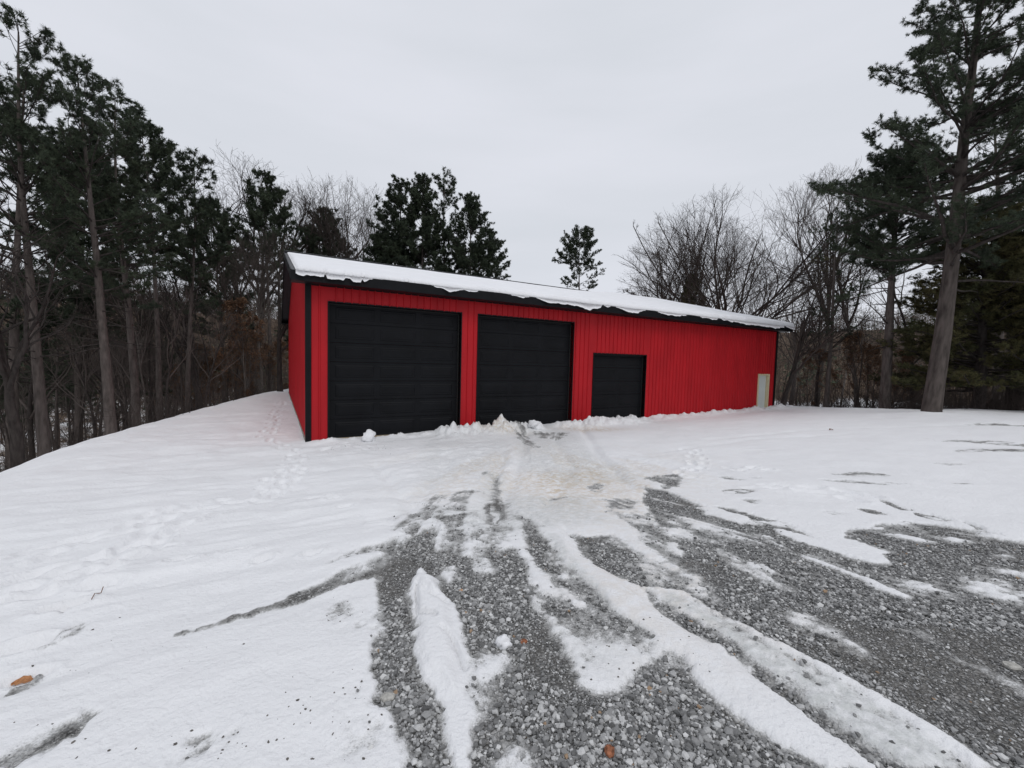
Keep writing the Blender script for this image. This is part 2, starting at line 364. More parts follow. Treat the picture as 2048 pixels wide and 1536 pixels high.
def ground_grid():
    fine = np.linspace(-HALF_A, HALF_A, 1350); coarse = np.linspace(HALF_A, 2*math.pi-HALF_A, 64)[1:-1]
    ang = np.concatenate([fine, coarse])
    rr = [.3, .8, 1.2]; r = 1.6
    while r < 430: rr.append(r); r *= 1.0052 if r < 40 else 1.018
    rr = np.array(rr)
    Rr, A = np.meshgrid(rr, ang, indexing='ij')
    return Rr*np.sin(A), Rr*np.cos(A)-1.5, len(rr), len(ang)
def jag(x, y, s, f=1.0): return (fbm(x*2.2*f, y*2.2*f, s, 6, .65)-.5)*2
def yard(x, y):
    """snow cover, stain, slush tint, extra height"""
    cov = np.ones_like(x)
    wx = jag(x, y, 11); wy = jag(x, y, 41)
    for pts, val, soft, rag in OPS:
        P = [at_ground(*p) for p in pts]
        a = np.array(P); mr = soft*1.7+rag*1.5+.1
        k = np.nonzero((x > a[:,0].min()-mr) & (x < a[:,0].max()+mr) & (y > a[:,1].min()-mr) & (y < a[:,1].max()+mr))
        if not len(k[0]): continue
        xs = x[k]+wx[k]*rag*1.6; ys = y[k]+wy[k]*rag*1.6
        sd = poly_sd(xs, ys, P)[0]
        s = sstep(-soft*1.7, soft*1.7, -sd)
        cov[k] = cov[k]*(1-s) + val*s
    # ragged, streaked edges: streaks run along the tyre tracks that fan out from the doors
    ox, oy = at_ground(1075, 905); dx, dy = x-ox, oy-y
    rr_ = np.hypot(dx, dy); th_ = np.arctan2(dx, np.maximum(dy, -50))-.045*rr_
    st = fbm(th_*34, rr_*.55, 201, 4, .6); n1 = fbm(x*4, y*4, 211, 6, .62); n2 = fbm(x*26, y*26, 221, 4, .6)
    mid = sstep(0, .12, cov)*sstep(1.0, .88, cov)
    c = cov + (n1-.5)*(.55+.35*mid) + (n2-.5)*(.30+.25*mid) + (st-.5)*(.15+.75*mid)
    c = c + .30*sstep(.90, .995, cov) - .16*sstep(.10, .0, cov)
    # dusting of old snow left on the bare gravel
    du = fbm(th_*14+3, rr_*1.1, 231, 5, .62)*.6+fbm(x*1.3, y*1.3, 241, 4)*.4
    far2 = sstep(2.6, 5.5, np.hypot(x-.4, y)); du2 = fbm(th_*40, rr_*.45, 251, 5, .6)
    c = c + (.30+.32*far2)*sstep(.50-.03*far2, .64, du)*sstep(.5, .1, cov) + .46*far2*sstep(.50, .63, du2)*sstep(.5, .1, cov)
    return c
GX, GY, NR, NA = ground_grid()
gx, gy = GX.ravel(), GY.ravel()
gz = terrain(gx, gy)
near = (np.abs(gx) < 40) & (gy < 30) & (gy > -12)
cov = np.full_like(gx, 1.2); idx = np.nonzero(near)[0]
cov[idx] = yard(gx[idx], gy[idx])
sdP, _, _ = poly_sd(gx, gy, PLAT)
_r = np.hypot(gx, gy); _rt = sstep(0, 8, gx-.1*gy)
litter = sstep(.6, 5, sdP)*(1-.8*_rt*sstep(30, 45, _r)*sstep(125, 100, _r)) + .8*sstep(105, 140, _r)
# stain: tan mud in the middle and on the rubble
def blob(px, py, rx, ry, x=gx, y=gy, rot=0):
    cx, cy = at_ground(px, py); u = (x-cx); v = (y-cy)
    c, s = math.cos(rot), math.sin(rot)
    return np.exp(-(((u*c+v*s)/rx)**2 + ((v*c-u*s)/ry)**2))
stain = .8*blob(1110, 965, 1.2, 1.3)+.5*blob(1190, 950, .8, 1.0)+.9*blob(1000, 868, 1.0, .45)+.9*blob(1180, 860, 1.4, .5)+.35*blob(1060, 900, .6, 1.5)+.35*blob(1330, 1180, .8, .8)+.4*blob(1230, 1010, 1.0, 1.2)+.3*blob(890,990,.4,.5)
# plough rubble along the doors (in barn coordinates t, d<0 in front)
bt = (gx-BX)*cb+(gy-BY)*sb; bd_ = -(gx-BX)*sb+(gy-BY)*cb
rough = fbm(gx*5, gy*5, 71, 5, .6); lump = np.abs(fbm(gx*2.6, gy*2.6, 91, 4, .6)-.5)*2
def tr(t0, t1, soft=.4): return sstep(t0-soft, t0+soft, bt)*(1-sstep(t1-soft, t1+soft, bt))
def dr_(c, wd): return np.exp(-((bd_+c)/wd)**2)
rub = (.10*tr(.2, 4.0)*dr_(.35, .28) + .34*tr(4.0, 6.3)*dr_(.75, .5) + .27*tr(6.0, 8.0, .3)*dr_(.6, .45) + .20*tr(8.6, 9.8)*dr_(.45, .4) + .30*tr(9.8, 13.0)*dr_(.7, .5) + .12*tr(13, 15)*dr_(.35, .4) + .17*tr(14.8, 26)*dr_(.25, .4))
rub *= (.65+1.2*lump)
rubm = sstep(.03, .12, rub)
hgt = .022*sstep(.45, 1.0, cov)*sstep(14, 6, np.hypot(gx, gy)) + .03*sstep(6, 14, np.hypot(gx, gy))
hgt += rub + rubm*(rough-.5)*.24 + rubm*(fbm(gx*14, gy*14, 75, 3)-.5)*.06
# raised slab and the two ploughed bands
def raise_poly(pts, h, soft, rag):
    global hgt
    P = [at_ground(*p) for p in pts]; a = np.array(P)
    k = np.nonzero((gx > a[:,0].min()-.5) & (gx < a[:,0].max()+.5) & (gy > a[:,1].min()-.5) & (gy < a[:,1].max()+.5))[0]
    wx = jag(gx[k], gy[k], 11)*rag; wy = jag(gx[k], gy[k], 41)*rag
    sd = poly_sd(gx[k]+wx, gy[k]+wy, P)[0]
    hgt[k] += h*sstep(0, soft, -sd)
SLAB = z7((515,470),(560,445),(650,470),(710,560),(740,650),(770,780),(800,960),(815,1100),(780,1180),(720,1130),(650,1050),(560,1000),(530,850),(512,680))
raise_poly(SLAB, .034, .09, .05)
raise_poly(z7((515,470),(560,440),(680,480),(700,560),(600,560),(530,520)), .035, .07, .08)
raise_poly(OPS[13][0] if False else z7((1310,100),(1360,120),(1500,330),(1700,430),(1790,470),(1960,640),(2048,700),(2240,800),(2600,1060),(3000,1400),(3280,1620),(2920,1620),(2600,1420),(2300,1190),(2048,960),(1880,860),(1740,700),(1560,560),(1460,420),(1310,290)), .018, .22, .04)
raise_poly(z8((60,810),(120,810),(330,920),(470,990),(600,1070),(820,1180),(1060,1300),(1440,1520),(1900,1820),(1760,1820),(1380,1540),(1000,1320),(760,1190),(560,1080),(380,960),(180,860)), .035, .12, .04)
# slab cracks
def crack(pts, w, d):
    global hgt
    P = [at_ground(*p) for p in pts]
    a = np.array(P); k = np.nonzero((gx > a[:,0].min()-.3) & (gx < a[:,0].max()+.3) & (gy > a[:,1].min()-.3) & (gy < a[:,1].max()+.3))[0]
    x = gx[k]+.03*jag(gx[k]*2, gy[k]*2, 5); y = gy[k]+.03*jag(gx[k]*2, gy[k]*2, 8); best = np.full(len(k), 9.)
    for (ax, ay), (bx, by) in zip(P[:-1], P[1:]):
        ex, ey = bx-ax, by-ay; t = np.clip(((x-ax)*ex+(y-ay)*ey)/(ex*ex+ey*ey+1e-9), 0, 1)
        best = np.minimum(best, np.hypot(x-ax-t*ex, y-ay-t*ey))
    hgt[k] -= d*np.exp(-(best/w)**2)
crack(z7((522,668),(560,662),(620,680),(650,690)), .012, .07)
crack(z7((552,520),(556,600),(548,664)), .010, .05)
crack(z7((680,760),(760,830),(800,940),(830,975)), .012, .035)
crack(z7((560,500),(640,560),(720,600)), .02, .04)
crack(z7((860,118),(920,122),(950,118)), .04, .08)
# tyre ruts in the snow
for pts, wd, dp in [([(1050,870),(1045,920),(1010,990),(985,1040)], .14, .06), ([(1160,850),(1200,910),(1262,975)], .14, .07), ([(750,930),(790,975),(830,1020)], .12, .05),
                    ([(905,915),(860,965),(835,1010)], .12, .04), ([(1010,900),(990,960),(960,1020)], .13, .04), ([(1110,880),(1140,930),(1100,1010)], .13, .04), ([(1130,1060),(1250,1170),(1420,1290),(1600,1410),(1780,1530)], .05, .02),
                    ([(1420,880),(1600,862),(1800,855),(2040,850)], .2, .03), ([(1330,905),(1500,880),(1700,868)], .2, .03)]:
    crack(pts, wd, dp)
# footprints and melt dimples
rng = np.random.default_rng(3)
def dimple(cx, cy, rx, ry, d, rot, rim=.3):
    global hgt
    m = 3*max(rx, ry); k = np.nonzero((np.abs(gx-cx) < m) & (np.abs(gy-cy) < m))[0]
    c, s = math.cos(rot), math.sin(rot); u = gx[k]-cx; v = gy[k]-cy
    q = ((u*c+v*s)/rx)**2 + ((v*c-u*s)/ry)**2
    hgt[k] += -d*np.exp(-q*q) + rim*d*np.exp(-(np.sqrt(q)-1.45)**2*8)
def trail(pts, n, d=.07, jit=.12, sz=.13):
    P = np.array([at_ground(*p) for p in pts]); seg = np.hypot(*np.diff(P, axis=0).T); cum = np.concatenate([[0], np.cumsum(seg)])
    for i in range(n):
        s = cum[-1]*(i+.5)/n; j = min(np.searchsorted(cum, s)-1, len(seg)-1); j = max(j, 0); t = (s-cum[j])/seg[j]
        p = P[j]+(P[j+1]-P[j])*t; e = (P[j+1]-P[j])/seg[j]; side = (.14 if i % 2 else -.14)
        cx, cy = p[0]-e[1]*side+rng.normal()*jit*.4, p[1]+e[0]*side+rng.normal()*jit*.4
        dimple(cx, cy, sz*1.2, sz*.6, d*rng.uniform(.6, 1.1), math.atan2(e[1], e[0])+rng.normal()*.15)
trail([(525,882),(545,850),(552,825),(566,803)], 26, .09)
trail([(520,990),(560,950),(600,915),(540,880)], 18, .05)
trail([(0,1130),(120,1095),(260,1060),(360,1020),(520,1000),(600,940)], 40, .04)
trail([(60,1200),(230,1130),(300,1075),(420,1030)], 22, .045)
trail([(0,1180),(140,1140),(330,1090)], 16, .035)
trail([(640,900),(700,890),(760,905)], 10, .05)
trail([(1290,960),(1370,955),(1400,925),(1380,900)], 16, .06)
trail([(1500,975),(1640,985),(1740,1000)], 10, .05); trail([(1470,935),(1500,945),(1530,935)], 6, .05)
for px, py, a, d in [(472,1108,.10,.07),(362,1128,.10,.07),(526,1123,.08,.06),(342,1097,.09,.05),(623,1111,.08,.05),(628,997,.14,.07),(128,1220,.14,.09),(35,1300,.14,.08),(205,1176,.12,.06),(665,1000,.1,.04),(690,1022,.1,.04),(755,1048,.1,.05),(25,1205,.12,.04),(60,1198,.12,.04),(46,1352,.1,.05),(445,1000,.1,.04)]:
    cx, cy = at_ground(px, py); dimple(cx, cy, a, a*.6, d, .6)
far_ = np.hypot(gx, gy)
_cx, _cy = at_ground(1085, 930); _q = np.exp(-(((gx-_cx)/3.2)**2+((gy-_cy)/3.0)**2)**1.5)
_th = np.arctan2(gx-_cx, _cy+6-gy)
hgt += _q*((fbm(_th*26, gy*.8, 301, 5, .6)-.5)*.11 + (fbm(gx*7, gy*7, 311, 4, .6)-.5)*.07)*sstep(.3, .8, cov)
stain = np.clip(stain + .55*_q*sstep(.48, .66, fbm(_th*12, gy*.5, 321, 5, .6)), 0, 1.1)
hgt += (fbm(gx*.9, gy*.9, 21, 4)-.5)*.10*sstep(2, 9, far_)*sstep(.4, .8, cov) + (fbm(gx*.55+gy*.35, gy*1.5-gx*.9, 25, 4, .55)-.5)*.16*sstep(1, -2.5, gx)*sstep(.4, .9, cov)*sstep(1.5, 4, far_) + (fbm(gx*6, gy*6, 31, 4)-.5)*.012*sstep(.4, .8, cov)
hgt += (fbm(gx*9, gy*9, 61, 4)-.5)*.02*(1-sstep(.3, .6, cov))
# icy wheel track: tint
ice = np.zeros_like(gx)
def paint(arr, pts, v, soft):
    P = [at_ground(*p) for p in pts]; a = np.array(P)
    k = np.nonzero((gx > a[:,0].min()-.3) & (gx < a[:,0].max()+.3) & (gy > a[:,1].min()-.3) & (gy < a[:,1].max()+.3))[0]
    sd = poly_sd(gx[k]+.04*jag(gx[k], gy[k], 11), gy[k]+.04*jag(gx[k], gy[k], 41), P)[0]; arr[k] = np.maximum(arr[k], v*sstep(-soft, soft, -sd))
paint(ice, z8((0,870),(160,930),(360,1080),(620,1290),(1000,1590),(1300,1830),(1700,1830),(1340,1540),(960,1310),(740,1190),(540,1080),(360,970),(180,880),(60,830),(0,820)), .75, .04)
paint(ice, z7((1280,200),(1330,200),(1500,400),(1700,640),(1900,800),(1860,820),(1640,640),(1440,460)), .6, .04)
paint(ice, z7((1130,560),(1400,640),(1700,830),(1900,900),(1700,1050),(1500,960),(1300,750)), .25, .15)
paint(ice, z6((560,560),(720,560),(1000,520),(1030,350),(1130,350),(1130,480),(1600,470),(1700,620),(1100,700),(720,600)), .55, .25)
paint(ice, z6((1180,110),(1500,120),(1900,380),(1500,430),(1230,330),(1200,200)), .45, .3)
paint(ice, z6((700,150),(1150,110),(1180,300),(1020,340),(760,420),(640,470)), .30, .3)
_px, _py, _ = at_dist(1868, 760, 17.2)
hgt += .10*np.exp(-((gx-_px)**2+(gy-_py)**2)/.9)
ring = gz + hgt
ii = (np.arange(NR-1)[:, None]*NA + np.arange(NA)[None, :]).ravel(); jj = (np.arange(NR-1)[:, None]*NA + (np.arange(NA)[None, :]+1) % NA).ravel()
Fq = np.stack([ii, ii+NA, jj+NA, jj], 1)
Vg = np.stack([gx, gy, ring], 1)
Vg = np.concatenate([Vg, [[0, -1.5, float(ring[:NA].mean())]]])
Ft = np.stack([np.arange(NA), (np.arange(NA)+1) % NA, np.full(NA, len(gx))], 1)
ext = lambda a, v=0: np.concatenate([a, [v]])

def ground_material():
    m = bpy.data.materials.new('snow_and_gravel'); m.use_nodes = True; t = m.node_tree; N = t.nodes; Lk = t.links.new
    p = N['Principled BSDF']
    def attr(n): a = N.new('ShaderNodeAttribute'); a.attribute_name = n; return a.outputs['Fac']
    def noise(sc, det=6, ro=.6, vec=None):
        n = N.new('ShaderNodeTexNoise'); n.inputs['Scale'].default_value = sc; n.inputs['Detail'].default_value = det; n.inputs['Roughness'].default_value = ro
        Lk(vec or co, n.inputs['Vector']); return n.outputs['Fac']
    def mth(op, a, b=None, c=None, clamp=False):
        n = N.new('ShaderNodeMath'); n.operation = op; n.use_clamp = clamp
        for i, v in enumerate((a, b, c)):
            if v is None: continue
            if isinstance(v, (int, float)): n.inputs[i].default_value = v
            else: Lk(v, n.inputs[i])
        return n.outputs[0]
    def ss(a, b, x):
        n = N.new('ShaderNodeMapRange'); n.interpolation_type = 'SMOOTHSTEP'; n.inputs['From Min'].default_value = a; n.inputs['From Max'].default_value = b; Lk(x, n.inputs['Value']); return n.outputs[0]
    def mix(f, a, b, blend='MIX'):
        n = N.new('ShaderNodeMixRGB'); n.blend_type = blend
        for i, v in enumerate((f, a, b)):
            if isinstance(v, (int, float)): n.inputs[i].default_value = v
            elif isinstance(v, tuple): n.inputs[i].default_value = (*v, 1)
            else: Lk(v, n.inputs[i])
        return n.outputs[0]
    tc = N.new('ShaderNodeTexCoord'); co = tc.outputs['Object']
    cov, stn, ic, lit = attr('cov'), attr('stain'), attr('ice'), attr('litter')
    n1, n2, n3 = noise(4, 8, .65), noise(28, 5, .6), noise(110, 3, .6)
    c = mth('ADD', cov, mth('MULTIPLY', mth('SUBTRACT', n2, .5), .25))
    c = mth('ADD', c, mth('MULTIPLY', mth('SUBTRACT', n3, .5), .50))
    f = mth('MULTIPLY', ss(.14, .48, c), mth('ADD', .50, mth('MULTIPLY', ss(.40, .72, c), .50))); thick = ss(.42, .88, c)
    # gravel
    def vor(sc, feat='F1'):
        v = N.new('ShaderNodeTexVoronoi'); v.feature = feat; v.inputs['Scale'].default_value = sc; Lk(wv, v.inputs['Vector']); return v
    wn = N.new('ShaderNodeTexNoise'); wn.inputs['Scale'].default_value = 14; Lk(co, wn.inputs['Vector'])
    wm = N.new('ShaderNodeMixRGB'); wm.blend_type = 'ADD'; wm.inputs[0].default_value = .025; Lk(co, wm.inputs[1]); Lk(wn.outputs['Color'], wm.inputs[2]); wv = wm.outputs[0]
    v1 = vor(42); v2 = vor(85); e1 = vor(42, 'DISTANCE_TO_EDGE')
    bw = N.new('ShaderNodeSeparateColor'); Lk(v1.outputs['Color'], bw.inputs[0])
    bw2 = N.new('ShaderNodeSeparateColor'); Lk(v2.outputs['Color'], bw2.inputs[0])
    g = N.new('ShaderNodeValToRGB'); g.color_ramp.elements[0].color = (.11, .108, .104, 1); g.color_ramp.elements[1].color = (.50, .495, .485, 1)
    e = g.color_ramp.elements.new(.55); e.color = (.24, .238, .232, 1)
    Lk(mth('ADD', mth('MULTIPLY', bw.outputs[0], .6), mth('MULTIPLY', bw2.outputs[0], .4)), g.inputs[0])
    gap = ss(.0, .10, e1.outputs['Distance'])
    grav = mix(mth('ADD', mth('MULTIPLY', gap, .72), .28), (.028, .027, .025), g.outputs[0])  # shadow between the stones, painted dark into the gravel colour
    fines = mix(ss(.45, .62, noise(1.7, 5, .6)), grav, mix(noise(60, 3), (.11, .102, .09), (.23, .215, .19)))
    grav = mix(.35, grav, fines)
    # snow
    sn = mix(noise(1.2, 6, .55), (.81, .815, .825), (.895, .895, .905))
    sn = mix(mth('MULTIPLY', ss(.35, .65, noise(9, 6, .7)), mth('MULTIPLY', stn, .85)), sn, (.60, .48, .33))
    spk = mth('MULTIPLY', ss(.70, .78, noise(35, 3, .55)), ss(.5, .62, noise(2.2, 3)))
    sn = mix(mth('MULTIPLY', spk, .5), sn, (.25, .23, .21))
    sn = mix(mth('MULTIPLY', ic, ss(.25, .7, noise(16, 6, .7))), sn, (.50, .52, .50))
    sn = mix(thick, mix(n3, (.46, .46, .45), (.68, .68, .67)), sn)
    col = mix(f, grav, sn)
    # woodland floor: brown leaf litter showing through snow
    lf = mix(noise(5, 6, .7), (.060, .042, .028), (.17, .115, .075))
    lm = mth('MULTIPLY', mth('MINIMUM', lit, 1.0), ss(.40, .56, mth('ADD', mth('MULTIPLY', noise(.5, 7, .7), .6), mth('ADD', mth('MULTIPLY', noise(3.1, 6, .7), .4), mth('MULTIPLY', mth('SUBTRACT', lit, 1.0), .22)))))
    col = mix(lm, col, lf)
    Lk(col, p.inputs['Base Color'])
    ro = mth('SUBTRACT', .85, mth('MULTIPLY', ic, .25)); Lk(ro, p.inputs['Roughness']); p.inputs['Specular IOR Level'].default_value = .25
    # relief
    gh = mth('MULTIPLY', mth('MINIMUM', e1.outputs['Distance'], .25), mth('SUBTRACT', 1.0, f))
    hh = mth('ADD', mth('MULTIPLY', gh, .05), mth('MULTIPLY', f, .012)); hh = mth('ADD', hh, mth('MULTIPLY', n2, .012)); hh = mth('ADD', hh, mth('MULTIPLY', noise(7, 6), .012))
    b = N.new('ShaderNodeBump'); b.inputs['Strength'].default_value = .9; b.inputs['Distance'].default_value = 1.0; Lk(hh, b.inputs['Height']); Lk(b.outputs[0], p.inputs['Normal'])
    return m
gme = np_mesh('ground', Vg, [Fq, Ft], ground_material(), smooth=True, attrs=dict(cov=ext(cov, 1), stain=ext(stain), ice=ext(ice), litter=ext(litter)))
tag(link(bpy.data.objects.new('ground', gme)), kind='structure')
def ground_z(x, y):     # surface of the real mesh: nearest grid vertex
    dx, dy = x, y+1.5; r = np.hypot(dx, dy); a = np.arctan2(dx, dy)
    rs = np.hypot(GX[:, 0], GY[:, 0]+1.5); i = np.clip(np.searchsorted(rs, r), 0, NR-1); j = np.clip(np.round((a+HALF_A)/(2*HALF_A)*1349).astype(int), 0, 1349)
    return ring.reshape(NR, NA)[i, j], cov.reshape(NR, NA)[i, j]

# ------------------------------------------------------------------ gravel stones in front
def rock_protos(n=10):
    t = (1+5**.5)/2
    V = np.array([(-1,t,0),(1,t,0),(-1,-t,0),(1,-t,0),(0,-1,t),(0,1,t),(0,-1,-t),(0,1,-t),(t,0,-1),(t,0,1),(-t,0,-1),(-t,0,1)])/1.9
    Fc = np.array([(0,11,5),(0,5,1),(0,1,7),(0,7,10),(0,10,11),(1,5,9),(5,11,4),(11,10,2),(10,7,6),(7,1,8),(3,9,4),(3,4,2),(3,2,6),(3,6,8),(3,8,9),(4,9,5),(2,4,11),(6,2,10),(8,6,7),(9,8,1)])
    out = []
    for i in range(n):
        s = rng.uniform(.55, 1.1, 3); s[2] *= .7
        out.append(V*s*rng.uniform(.58, 1.25, (12, 1)))
    return out, Fc
protos, RF = rock_protos(14)
NS = 520000
a_ = rng.uniform(-R(60), R(60), NS); r_ = 1.1+7.5*rng.random(NS)**.85
sx, sy = r_*np.sin(a_), r_*np.cos(a_)
szg, sc_ = ground_z(sx, sy)
nn = (fbm(sx*4, sy*4, 7, 4, .65)-.5)*.5
keep = (sc_+nn*.4) < .17
keep |= ((sc_+nn*.4) < .34) & (rng.random(NS) < .40)
keep |= ((sc_+nn*.4) < .60) & (rng.random(NS) < .10)
keep |= (sc_ < .85) & (rng.random(NS) < .012)
fin = fbm(sx*.9+4, sy*.9, 77, 3); keep &= ~((fin > .60) & (rng.random(NS) < .65))
sx, sy, szg, fin = sx[keep], sy[keep], szg[keep], fin[keep]; n = len(sx)
size = np.exp(rng.normal(math.log(.0066), .42, n)); size = np.clip(size, .003, .019)*np.where(fin > .58, .65, 1.0)
coarse = sstep(4.5, 2.0, np.hypot(sx-1, sy-1.5)); size *= 1+.25*coarse
pi_ = rng.integers(0, len(protos), n)
PV = np.array(protos)[pi_]
th, ph = rng.uniform(0, 6.28, n), rng.normal(0, .35, n)
c1, s1, c2, s2 = np.cos(th), np.sin(th), np.cos(ph), np.sin(ph)
x0, y0, z0 = PV[..., 0], PV[..., 1], PV[..., 2]
y1_, z1_ = y0*c2[:, None]-z0*s2[:, None], y0*s2[:, None]+z0*c2[:, None]
x2_, y2_ = x0*c1[:, None]-y1_*s1[:, None], x0*s1[:, None]+y1_*c1[:, None]
P3 = np.stack([x2_, y2_, z1_], -1)*size[:, None, None]
P3 += np.stack([sx, sy, szg+size*rng.uniform(-.05, .75, n)], -1)[:, None, :]
FV = (RF[None]+np.arange(n)[:, None, None]*12).reshape(-1, 3)
tone = np.repeat(np.clip(rng.beta(1.3, 1.7, n), 0, 1), 12); warm = np.repeat((rng.random(n) < .003).astype(float), 12)
ms = bpy.data.materials.new('crushed_stone'); ms.use_nodes = True; t = ms.node_tree; p = t.nodes['Principled BSDF']; p.inputs['Roughness'].default_value = .85; p.inputs['Specular IOR Level'].default_value = .25
a1 = t.nodes.new('ShaderNodeAttribute'); a1.attribute_name = 'tone'; a2 = t.nodes.new('ShaderNodeAttribute'); a2.attribute_name = 'warm'
r1 = t.nodes.new('ShaderNodeValToRGB'); r1.color_ramp.elements[0].color = (.10, .10, .099, 1); r1.color_ramp.elements[1].color = (.70, .70, .69, 1); e = r1.color_ramp.elements.new(.45); e.color = (.29, .29, .287, 1)
nn_ = t.nodes.new('ShaderNodeTexNoise'); nn_.inputs['Scale'].default_value = 220; nn_.inputs['Detail'].default_value = 3
tcc = t.nodes.new('ShaderNodeTexCoord'); t.links.new(tcc.outputs['Object'], nn_.inputs['Vector'])
mm = t.nodes.new('ShaderNodeMixRGB'); mm.blend_type = 'OVERLAY'; mm.inputs[0].default_value = .35
m2 = t.nodes.new('ShaderNodeMixRGB'); m2.inputs[2].default_value = (.34, .24, .16, 1)
t.links.new(a1.outputs['Fac'], r1.inputs[0]); t.links.new(r1.outputs[0], mm.inputs[1]); t.links.new(nn_.outputs['Fac'], mm.inputs[2]); t.links.new(a2.outputs['Fac'], m2.inputs[0]); t.links.new(mm.outputs[0], m2.inputs[1]); t.links.new(m2.outputs[0], p.inputs['Base Color'])
tag(link(bpy.data.objects.new('gravel', np_mesh('gravel', P3.reshape(-1, 3), [FV], ms, attrs=dict(tone=tone, warm=warm)))), 'loose grey crushed stone lying in the bare wheel tracks', 'gravel', kind='stuff')
print('stones', n)

# ------------------------------------------------------------------ barn
barn = empty('metal_barn', (BX, BY, 0), BYAW)
tag(barn, 'long red ribbed metal barn with black doors and black trim', 'barn')
D1, D2, D3, D4 = (.604, .604+4.27), (5.54, 5.54+4.27), (10.92, 10.92+3.10), (22.98, 22.98+1.03)
HD, H3, HM = 4.165, 2.952, 2.13
wb = MB(); TH = .27
opens = [(D1[0], D1[1], HD), (D2[0], D2[1], HD), (D3[0], D3[1], H3), (D4[0], D4[1], HM)]
xprev = 0
for a, b, hh in opens:
    wb.box(xprev, a, 0, TH, -.3, BH); wb.box(a, b, 0, TH, hh, BH); xprev = b
wb.box(xprev, BL, 0, TH, -.3, BH)
def open_h(x):
    for a, b, hh in opens:
        if a-.03 < x < b+.03: return hh+.02
    return -.3
k = 0; x = .12
while x < BL-.1:       # ribs: one tall rib every 229 mm with two low stiffeners between
    z0 = open_h(x)
    if not any(abs(x-a) < .07 or abs(x-b) < .07 for a, b, _ in opens):
        wb.hexa([(x-.028,.002,z0),(x+.028,.002,z0),(x+.012,-.032,z0),(x-.012,-.032,z0),(x-.028,.002,BH),(x+.028,.002,BH),(x+.012,-.032,BH),(x-.012,-.032,BH)])
    for q in (.076, .152):
        z1 = open_h(x+q)
        if not any(abs(x+q-a) < .05 or abs(x+q-b) < .05 for a, b, _ in opens) and x+q < BL-.05:
            wb.hexa([(x+q-.010,.002,z1),(x+q+.010,.002,z1),(x+q+.005,-.001,z1),(x+q-.005,-.001,z1),(x+q-.010,.002,BH),(x+q+.010,.002,BH),(x+q+.005,-.001,BH),(x+q-.005,-.001,BH)])
    x += .2286
wb.build('front_wall', M_RED, barn)
# gable walls (with ribs), back wall
RZ0, OH, EV = 4.90, .40, .55                 # eave top height, gable overhang, eave overhang
RIDGE = 7.38; SL = (RIDGE-RZ0)/(BD/2+EV)
def roof_z(d): return RIDGE-abs(d-BD/2)*SL
def gable(x0, x1, out, name):
    g = MB()
    for a, b in ((TH, BD/2), (BD/2, BD)):
        za, zb = roof_z(a)-.18, roof_z(b)-.18
        g.hexa([(x0,a,-.3),(x1,a,-.3),(x1,b,-.3),(x0,b,-.3),(x0,a,za),(x1,a,za),(x1,b,zb),(x0,b,zb)])
    d = .25; xo = x0 if out < 0 else x1
    while d < BD-.1:
        z = roof_z(d)-.20; s = out*.022
        g.hexa([(xo-out*.002,d-.028,-.1),(xo-out*.002,d+.028,-.1),(xo+s,d+.012,-.1),(xo+s,d-.012,-.1),(xo-out*.002,d-.028,z),(xo-out*.002,d+.028,z),(xo+s,d+.012,z),(xo+s,d-.012,z)])
        d += .2286
    return g.build(name, M_RED, barn)
gable(0, TH, -1, 'gable_wall'); gable(BL-TH, BL, 1, 'gable_wall')
MB().box(TH+.003, BL-TH-.003, BD-TH, BD-.003, -.3, BH).build('back_wall', M_RED, barn)
MB().box(-.04, -.003, .05, BD, -.30, .07).build('foundation_edge', M_CONC, barn)
# corner trims
def trim(xa, xb, ya, yb, z0=-.2, z1=BH): return MB().box(xa, xb, ya, yb, z0, z1).build('corner_trim', M_BLACK, barn, .006)
trim(-.035, .13, -.034, -.004); trim(BL-.14, BL+.034, -.034, -.004)
MB().box(-.034, -.004, -.003, .10, .0, BH).build('corner_trim', M_BLACK, barn)
MB().box(BL+.004, BL+.034, -.003, .13, -.2, BH).build('corner_trim', M_BLACK, barn)
# roof slabs, ribs, ridge cap, fascia, soffit
def slope_pts(d0, d1, x0, x1, lo, hi):
    return [(x0,d0,roof_z(d0)+lo),(x1,d0,roof_z(d0)+lo),(x1,d1,roof_z(d1)+lo),(x0,d1,roof_z(d1)+lo),(x0,d0,roof_z(d0)+hi),(x1,d0,roof_z(d0)+hi),(x1,d1,roof_z(d1)+hi),(x0,d1,roof_z(d1)+hi)]
rf = MB(); X0, X1 = -OH, BL+OH
rf.hexa(slope_pts(-EV, BD/2, X0, X1, -.05, 0)); rf.hexa(slope_pts(BD/2, BD+EV, X0, X1, -.05, 0))
x = X0+.12
while x < X1-.05:
    for a, b in ((-EV+.002, BD/2-.01), (BD/2+.01, BD+EV-.002)):
        rf.hexa(slope_pts(a, b, x-.02, x+.02, -.01, .024))
    x += .2286
roof = rf.build('roof', M_ROOF, barn)
rc = MB(); rc.hexa(slope_pts(BD/2-.20, BD/2, X0-.01, X1+.01, .026, .11)); rc.hexa(slope_pts(BD/2, BD/2+.20, X0-.01, X1+.01, .026, .11))
rc.build('ridge_cap', M_ROOF, roof)
